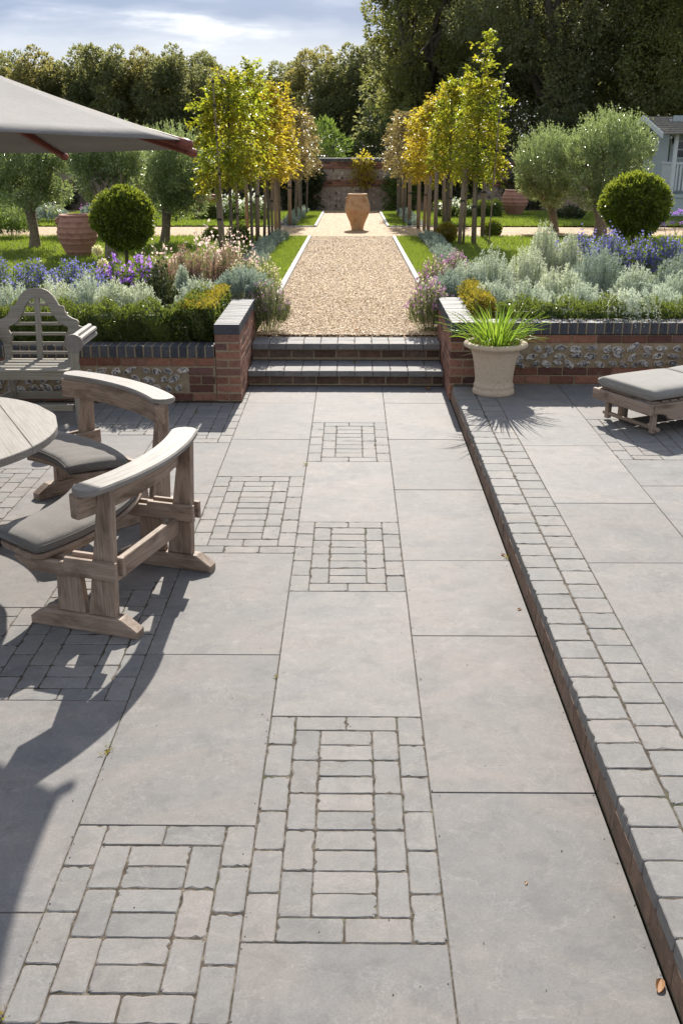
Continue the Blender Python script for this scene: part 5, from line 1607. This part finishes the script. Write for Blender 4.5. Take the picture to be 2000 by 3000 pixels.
for (x, y, zt_, w_, lab) in ((-2.72, 11.6, .9, .36, 'violet cranesbill left of the ball tree stem'), (-2.46, 11.8, .93, .38, 'violet cranesbill right of the ball tree stem')):
    clump(x, y, .36, zt_, w_, lab, 80, 20, .034, .6, 'lf_green', 'cranesbill', 'flowering plant', 'violet cranesbills', .62, [('fl_violet', 3, .04, .85, .95, .02)])
for (x, y, zt_, w_, lab) in ((-2.2, 11.9, .9, .3, 'dusky pink spikes behind the dark upright shrub'), (-2.02, 12.3, .96, .34, 'dusky pink spikes, second clump from the left'), (-1.75, 12.2, .98, .36, 'dusky pink spikes in the middle of the group'), (-1.5, 12.4, .97, .34, 'dusky pink spikes nearest the gravel path')):
    clump(x, y, .34, zt_, w_, lab, 120, 12, .028, .4, 'lf_stem', 'salvia', 'flowering plant', 'dusky pink flower spikes', .66, [('fl_rose', 34, .017, .4, .7, .009)], 1.)
for (x, y, zt_, w_, lab) in ((-1.95, 13.2, 1.2, .42, 'tall airy gaura with pale pink flowers before the left stakes'), (-1.55, 13.5, 1.08, .42, 'airy gaura with pale pink flowers nearer the path'), (-2.4, 12.8, 1.0, .45, 'lower airy gaura behind the violet cranesbill')):
    clump(x, y, .28, zt_, w_, lab, 46, 9, .03, .3, 'lf_stem', 'gaura', 'flowering plant', 'pale pink gaura', .8, [('fl_pink', 5, .038, .72, .75, .018)], 1.)
for (x, y, zt_, w_, lab) in ((-1.25, 12.0, .95, .34, 'cream flowered lavender beside the pink spikes'), (-.98, 11.6, .92, .32, 'cream flowered lavender at the edge of the gravel')):
    clump(x, y, .3, zt_, w_, lab, 110, 16, .034, .2, 'lf_stem', 'lavender', 'flowering plant', 'lavenders beside the gravel path', .62, [('fl_cream', 4, .022, .94, .7, .006), ('fl_purple', 1, .02, .95, .6, .006)], 1.)
clump(-.86, 10.1, .33, .84, .42, 'lavender flopping over the gravel beside the left pier', 260, 24, .034, .2, 'lf_stem', 'lavender', 'flowering plant', 'lavenders beside the gravel path', .62, [('fl_purple', 2, .018, .95, .6, .006), ('fl_cream', 1, .018, .95, .6, .006)], 1.)
# right border
for i, (x, y, zt_, w_, lab) in enumerate((
        (.98, 10.5, .92, .46, 'low grey mound at the end of the right pier'), (1.5, 11.0, 1.08, .44, 'tall silver wormwood nearest the gravel path'), (2.36, 12.6, 1.25, .34, 'tallest silver wormwood spire on the right'),
        (2.0, 11.6, 1.05, .42, 'silver wormwood in front of the tallest spire'), (1.22, 10.8, .98, .34, 'silver wormwood right of the low grey mound'), (1.33, 9.5, .93, .4, 'silver mound directly behind the planted pot'),
        (1.62, 9.3, .96, .42, 'silver mound right of the planted pot grasses'), (2.66, 11.0, 1.1, .54, 'large blue grey mound in the middle of the right border'), (2.1, 10.2, 1.0, .44, 'warm silver mound in the middle of the right border'),
        (2.9, 10.4, .98, .38, 'silver mound right of the large blue grey one'), (3.2, 9.9, .97, .42, 'silver mound at the right edge of the picture'), (2.45, 9.05, .93, .34, 'silver plant spilling down over the right coping'),
        (2.13, 9.3, .95, .42, 'silver mound over the middle of the right hedge'), (2.85, 9.25, .91, .42, 'silver mound over the hedge above the lounger'), (3.5, 11, 1.02, .4, 'silver mound behind, at the far right'), (2.63, 12.4, 1.14, .28, 'slim silver spire right of the tallest one'), (1.8, 9.0, .88, .34, 'silver sprigs leaning on the right hedge'))):
    silver(x, y, zt_, w_, lab, 'lf_sage' if i in (0, 7, 14) else ('lf_silver_w' if i in (2, 3, 8, 11, 15) else 'lf_silver'), n=330 if w_ > .5 else 250, z0=.5 - max(0, y - 9) * .04)
# strands hanging over the coping
t = root('trailing_silver_plant', (2.47, 8.8, .69), 'strands of silver foliage trailing down over the dark coping', 'silver plant', SG)
mb = MB(); ns = 50
S0 = np.stack([2.45 + rng.normal(0, .09, ns), 8.82 + rng.normal(0, .05, ns), .86 + rng.normal(0, .05, ns)], 1)
E0 = S0 + np.stack([rng.normal(0, .05, ns), -.2 - rng.uniform(0, .1, ns), -rng.uniform(.05, .2, ns)], 1)
tt = rng.uniform(0, 1, (ns, 36)); P = S0[:, None] + (E0 - S0)[:, None] * tt[:, :, None] + [0, 0, .07] * (tt * (1 - tt) * 4)[:, :, None]
leaves(mb, P.reshape(-1, 3), unit(rng.normal(0, .6, (ns * 36, 3)) + [0, -.4, .1]), .026, .24); mb.build('foliage', M['lf_silver'], t)
for (x, y, zt_, w_, lab) in ((2.7, 13.1, .98, .36, 'blue flowering mound first on the right, below the olive trunk'), (3.05, 13.5, 1.06, .4, 'blue flowering mound second on the right'), (3.45, 13.8, 1.06, .44, 'blue flowering mound under the clipped ball'), (3.78, 13.5, 1.0, .42, 'blue flowering mound right of the ball stem'), (4.2, 13.7, 1.02, .46, 'blue flowering mound at the right edge')):
    clump(x, y, .32, zt_, w_, lab, 110, 18, .034, .36, 'lf_green', 'blue_shrub', 'flowering plant', G, .62, FB)
LP = [('fl_purple', 3, .024, .94, .7, .006), ('fl_cream', 2, .02, .9, .7, .006)]
for (x, y, zt_, w_, lab) in ((.8, 10.15, .86, .42, 'lavender flopping over the gravel beside the right pier'), (.93, 11.4, .95, .36, 'purple topped lavender beside the right grass strip'), (1.22, 12.0, .95, .3, 'purple topped lavender in front of the right stakes')):
    clump(x, y, .31, zt_, w_, lab, 210, 22, .034, .2, 'lf_stem', 'lavender', 'flowering plant', 'lavenders beside the gravel path', .62, LP, 1.)
# verbena at the right edge
t = root('verbena', (4.3, 14.6, .25), 'tall wiry verbena with magenta heads at the right edge', 'flowering plant')
mb = MB(); heads = []
for k in range(7):
    x, y = 4.56 + rng.normal(0, .16), 14.4 + rng.normal(0, .2)
    zt_ = rng.uniform(.95, 1.42)
    p = [(x, y, .25), (x + rng.normal(0, .03), y, .8), (x + rng.normal(0, .06), y, zt_)]
    tube(mb, p, [.005, .004, .003], 5); heads.append(p[-1])
mb.build('stem', M['lf_stem'], t)
mb = MB(); H_ = np.repeat(np.array(heads), 40, 0) + rng.normal(0, 1, (280, 3)) * [.026, .026, .012]
leaves(mb, H_, unit(rdir(280) + [0, 0, 1]), .018, .9); mb.build('flower', M['fl_violet'], t)['kind'] = 'stuff'
# dry allium heads
for (x, y, z_, lab) in ((-3.13, 12.6, .86, 'dry allium seed head in front of the ribbed jar'), (-2.98, 12.2, .74, 'smaller dry allium seed head right of the first')):
    t = root('allium', (x, y, .34), lab, 'flowering plant', 'dry allium seed heads')
    mb = MB(); tube(mb, [(x, y, .34), (x, y, z_)], .005, 5); mb.build('stem', M['lf_stem'], t)
    d = rdir(160); mb = MB(); leaves(mb, np.array([x, y, z_]) + d * .02, d, .06, .3); mb.build('seed_head', M['fl_cream'], t)
# dwarf lavenders under the stakes
i = 0
for s, side in ((-1, 'left'), (1, 'right')):
    for (ya, yb, where) in ((16.5, 22.8, 'before'), (27.2, 34.2, 'beyond')):
        ys = np.arange(ya, yb, .72)
        for j, y in enumerate(ys):
            clump(s * 1.62 + rng.normal(0, .03), y, gz(y), gz(y) + rng.uniform(.2, .3), .36, f'grey dwarf lavender {where} the cross path, {ordn[j]} in the {side} strip', 60, 16, .05, .2, 'lf_sage', 'dwarf_lavender', 'plant', 'dwarf lavenders along the tree rows', .6)
# white roses behind the left hedge, and white tops on the far right hedge
for (x, y, zt_, w_, lab) in ((-2.75, 28.6, .8, .7, 'white rose bush behind the left stakes'), (-3.4, 29.3, .75, .6, 'white rose bush left of the other by the far jar'), (3.0, 30.9, .48, .9, 'white flowering plant along the far right hedge')):
    clump(x, y, gz(y), zt_, w_, lab, 60, 14, .07, .5, 'lf_green', 'rose_bush', 'flowering plant', 'white flowered bushes', .6, [('fl_white', 3, .08, .82, .9, .04)])
# border beyond the left lawn
for (x, y, zt_, w_, m_, lab) in ((-7.4, 22.4, .85, .9, 'lf_green', 'green shrub behind the leftmost olive trunk'), (-8.3, 21.6, .7, .8, 'lf_sage', 'grey lavender at the left edge of the lawn'), (-8.4, 28.5, .5, .9, 'lf_sage', 'grey lavender bush behind the ribbed jar'), (-7.3, 29.8, .42, .8, 'lf_sage', 'second grey lavender bush behind the ribbed jar'), (-9.3, 28, .8, 1., 'lf_green', 'green shrub at the far left beyond the gravel'), (6.3, 30, .3, .7, 'lf_dark', 'dark shrub behind the right olive trunks')):
    clump(x, y, gz(y), zt_, w_, lab, 130, 26, .07, .35, m_, 'border_shrub', 'shrub', 'shrubs bordering the lawns', .62, [('fl_purple', 1, .05, .9, .5, .03)] if m_ == 'lf_sage' else None)

# strappy plant in the pot
t = root('potted_agapanthus', (pc[0], pc[1], ZU + .395), 'bright green strappy leaved plant growing in the cast stone pot', 'plant')
mb = MB()
ncol = [0, 0]
for k in range(210):
    a = rng.uniform(0, 2 * np.pi)
    r0 = rng.uniform(0, .13) ** .8
    L_ = rng.uniform(.2, .44)
    out = rng.uniform(.05, .95) ** 1.3
    d = np.array([math.cos(a), math.sin(a), 0])
    p = np.array([pc[0], pc[1], ZU + .395]) + d * r0
    pts = []
    el = R(88 - 50 * out)
    for s in range(7):
        pts.append(p.copy())
        p = p + (d * math.cos(el) + np.array([0, 0, math.sin(el)])) * L_ / 6
        el -= R(rng.uniform(2, 9) + 8 * out * rng.uniform(.2, 1.3))
    pts = np.array(pts)
    side = np.cross(d, [0, 0, 1.]); side = unit(side + rng.normal(0, .35, 3))
    w_ = rng.uniform(.0042, .0075) * np.array([.8, 1, 1, .95, .8, .5, .08])
    V = np.stack([pts - side * w_[:, None], pts + [0, 0, -.002], pts + side * w_[:, None]], 1).reshape(-1, 3)
    i = np.arange(6)
    mb.add(V, [np.stack([3 * i, 3 * i + 1, 3 * i + 4, 3 * i + 3], 1), np.stack([3 * i + 1, 3 * i + 2, 3 * i + 5, 3 * i + 4], 1)])
mb.build('leaf', M['lf_blade'], t)['kind'] = 'stuff'
mb = MB(); P = np.array([pc[0], pc[1], ZU + .4]) + rng.normal(0, 1, (160, 3)) * [.09, .09, .008]
leaves(mb, P, unit(rdir(160) + [0, 0, .3]), rng.uniform(.02, .06, 160), .25); mb.build('dead_leaf', M['dry_leaf'], t)['kind'] = 'stuff'

# ------------------------------------------------------------------ summerhouse at the right
SX0, SX1, SY0, SY1, FZ = 9.45, 13.6, 32.0, 36.0, .5
sh = root('summerhouse', (SX0, SY0, gz(32)), 'pale blue painted wooden summerhouse with veranda at the right edge', 'summerhouse')
EZ, RZ = 2.27, 2.66
mb = MB()
for k in range(40):                                        # boarded walls set back behind the veranda
    x = SX0 + .5 + k * .1
    if x < SX1: box(mb, (x + .05, SY0 + 1.3, (FZ + EZ) / 2 + .25), (.096, .03, EZ - FZ + .5), .004)
for k in range(27): box(mb, (SX0 + .45, SY0 + 1.33 + k * .1, (FZ + EZ) / 2 + .2), (.03, .096, EZ - FZ + .4), .004)
mb.build('wall', M['blue_wood'], sh)
mb = MB()
prism(mb, [(SY0 - .02, EZ), ((SY0 + SY1) / 2, RZ), (SY1, EZ)], .04, [[0, 0, 1], [1, 0, 0], [0, 1, 0]], (SX0 + .36, 0, 0), .004); mb.build('gable', M['blue_wood'], sh)
mb = MB()
for s in (0, 1):
    ya, yb = (SY0 - .25, (SY0 + SY1) / 2) if s == 0 else (SY1 + .25, (SY0 + SY1) / 2)
    za = EZ - .06
    for k in range(9):
        f0, f1 = k / 9, (k + 1.12) / 9
        p = np.array([(SX0 + SX1) / 2, ya + (yb - ya) * f0, za + (RZ + .06 - za) * f0 + .03]); q = np.array([(SX0 + SX1) / 2, ya + (yb - ya) * f1, za + (RZ + .06 - za) * f1 + .012])
        bar(mb, p, q, SX1 - SX0 + .4, .03, .005)
mb.build('roof', M['tiles'], sh)
for s in (0, 1):
    mb = MB(); ya = SY0 - .27 if s == 0 else SY1 + .27
    bar(mb, (SX0 - .23, ya, EZ - .08), (SX0 - .23, (SY0 + SY1) / 2, RZ + .05), .035, .16, .005); mb.build('bargeboard', M['white_wood'], sh)
for x in (SX0 + .3, SX0 + 2.2, SX1 - .1):
    mb = MB(); bar(mb, (x, SY0 + .08, gz(32)), (x, SY0 + .08, EZ + .02), .11, .11, .008, up=(0, 1, 0)); mb.build('post', M['white_wood'], sh)
mb = MB(); bar(mb, (SX0 + .3, SY0 + .08, 1.4), (SX1, SY0 + .08, 1.4), .06, .06, .006); mb.build('handrail', M['white_wood'], sh)
mb = MB(); bar(mb, (SX0 + .3, SY0 + 1.3, 1.4), (SX0 + .3, SY0 + .1, 1.4), .06, .06, .006); mb.build('handrail', M['white_wood'], sh)
for k in range(34):
    x = SX0 + .42 + k * .11
    if x < SX1:
        mb = MB(); box(mb, (x, SY0 + .08, 1.0), (.055, .025, .76), .003); mb.build('baluster', M['white_wood'], sh)
for k in range(10):
    mb = MB(); box(mb, (SX0 + .3, SY0 + .2 + k * .11, 1.0), (.025, .055, .76), .003); mb.build('baluster', M['white_wood'], sh)
mb = MB(); box(mb, ((SX0 + SX1) / 2 + .15, SY0 + .7, FZ - .05), (SX1 - SX0 - .3, 1.4, .1), .006); box(mb, ((SX0 + SX1) / 2 + .15, SY0 + .05, .15), (SX1 - SX0 - .3, .04, .62), .004); mb.build('veranda_floor', M['blue_wood'], sh)
WX = 10.4
mb = MB()
for x in (WX - .27, WX, WX + .27): box(mb, (x, SY0 + 1.27, 1.78), (.045, .04, .5), .003)
for z in (1.53, 1.78, 2.03): box(mb, (WX, SY0 + 1.268, z), (.6, .036, .045), .003)
wn = mb.build('window_frame', M['white_wood'], sh)
mb = MB(); box(mb, (WX, SY0 + 1.278, 1.78), (.53, .01, .48), .001); mb.build('pane', M['glass'], wn)
mb = MB(); box(mb, (SX0 + .42, SY0 + .75, 2.05), (.02, .26, .26), .003, rot('X', 45)); fr_ = mb.build('diamond_frame', M['white_wood'], sh)
mb = MB(); box(mb, (SX0 + .405, SY0 + .75, 2.05), (.012, .2, .2), .002, rot('X', 45)); mb.build('pane', M['glass'], fr_)

# ------------------------------------------------------------------ small litter on the paving
LIT = [(.85, 2.1, .001, .055, 'curled dry brown leaf at the foot of the raised edge, bottom right'), (.55, 2.5, .0005, .018, 'tiny dry bud on the front right flag'), (.7, 8.98, .001, .09, 'dry grass stalk below the bottom step at the right'),
       (.845, 5.1, .001, .035, 'dry leaf scrap at the raised edge beyond the middle'), (.83, 4.42, .001, .03, 'pale leaf scrap at the raised edge near the middle'), (.05, 10.05, .343, .05, 'orange dry leaf on the gravel above the steps'), (-.7, 8.92, .001, .04, 'brown leaf below the bottom step at the left')]
for (x, y, z, s_, lab) in LIT:
    n = 5
    mb = MB()
    u = np.linspace(-1, 1, 9)
    a = rng.uniform(0, np.pi)
    ca, sa = math.cos(a), math.sin(a)
    rows = []
    for v in (-1, -.4, .4, 1):
        lx = u * s_ * .5; ly = v * s_ * .22 * (1 - u ** 2) ** .7; lz = .2 * s_ * (v ** 2) * (1 - u ** 2) + .06 * s_ * u ** 2
        rows.append(np.stack([x + lx * ca - ly * sa, y + lx * sa + ly * ca, z + lz], 1))
    V = np.concatenate(rows); i = np.arange(8)
    mb.add(V, [np.stack([r_ * 9 + i, r_ * 9 + i + 1, (r_ + 1) * 9 + i + 1, (r_ + 1) * 9 + i], 1) for r_ in range(3)])
    tag(mb.build('fallen_leaf', M['dry_leaf'], None, False, (x, y, z)), lab, 'leaf', 'fallen leaves')
# crumbs of soil and grit along the joints
n = 900
jx = rng.choice([-1.515, -.915, -.315, .285, .862, -.915, .862], n) + rng.normal(0, .012, n)
jy = rng.uniform(1.2, 9.05, n)
far_ = rng.uniform(0, 1, n) < .3
jx = np.where(far_, rng.uniform(-1.6, .86, n), jx)
mb = MB()
P = np.stack([jx, jy, np.full(n, .0015)], 1)
V = np.array([(1, 0, 0), (-.4, .9, 0), (-.7, -.7, 0), (0, 0, .7)])[None] * rng.uniform(.5, 1.3, (n, 4, 1)) * rng.uniform(.0012, .0038, (n, 1, 1)) + P[:, None]
mb.add(V.reshape(-1, 3), [(np.array([(0, 1, 3), (1, 2, 3), (2, 0, 3)])[None] + 4 * np.arange(n)[:, None, None]).reshape(-1, 3)])
tag(mb.build('grit', M['soil']), 'crumbs of dark grit scattered along the paving joints', 'grit', kind='stuff')
WEED = [(-.915, 3.2, .04, 'grass weed in the long joint left of the middle'), (-.318, 6.72, .035, 'weed in the joint below the far sett panel'), (-.316, 3.75, .022, 'tiny weed in the joint above the big middle sett panel'), (.862, 5.06, .03, 'weed at the foot of the raised edge'), (-1.3, 8.1, .03, 'weed in the shade of the left pier'), (-.92, 1.98, .03, 'weed at the corner of the front sett panel'), (.03, 9.4, .035, 'small weed on the lower step')]
for (x, y, s_, lab) in WEED:
    z = .15 if y > 9.1 else 0
    n = 22
    P = np.stack([x + rng.normal(0, s_ * .14, n), y + rng.normal(0, s_ * .5, n), np.full(n, z)], 1)
    mb = MB(); leaves(mb, P, unit(rng.normal(0, .8, (n, 3)) + [0, 0, .8]), s_ * rng.uniform(.4, 1, n), .16)
    tag(mb.build('weed', M['lf_box_y'], None, False, (x, y, z)), lab, 'weed', 'weeds in the paving joints')
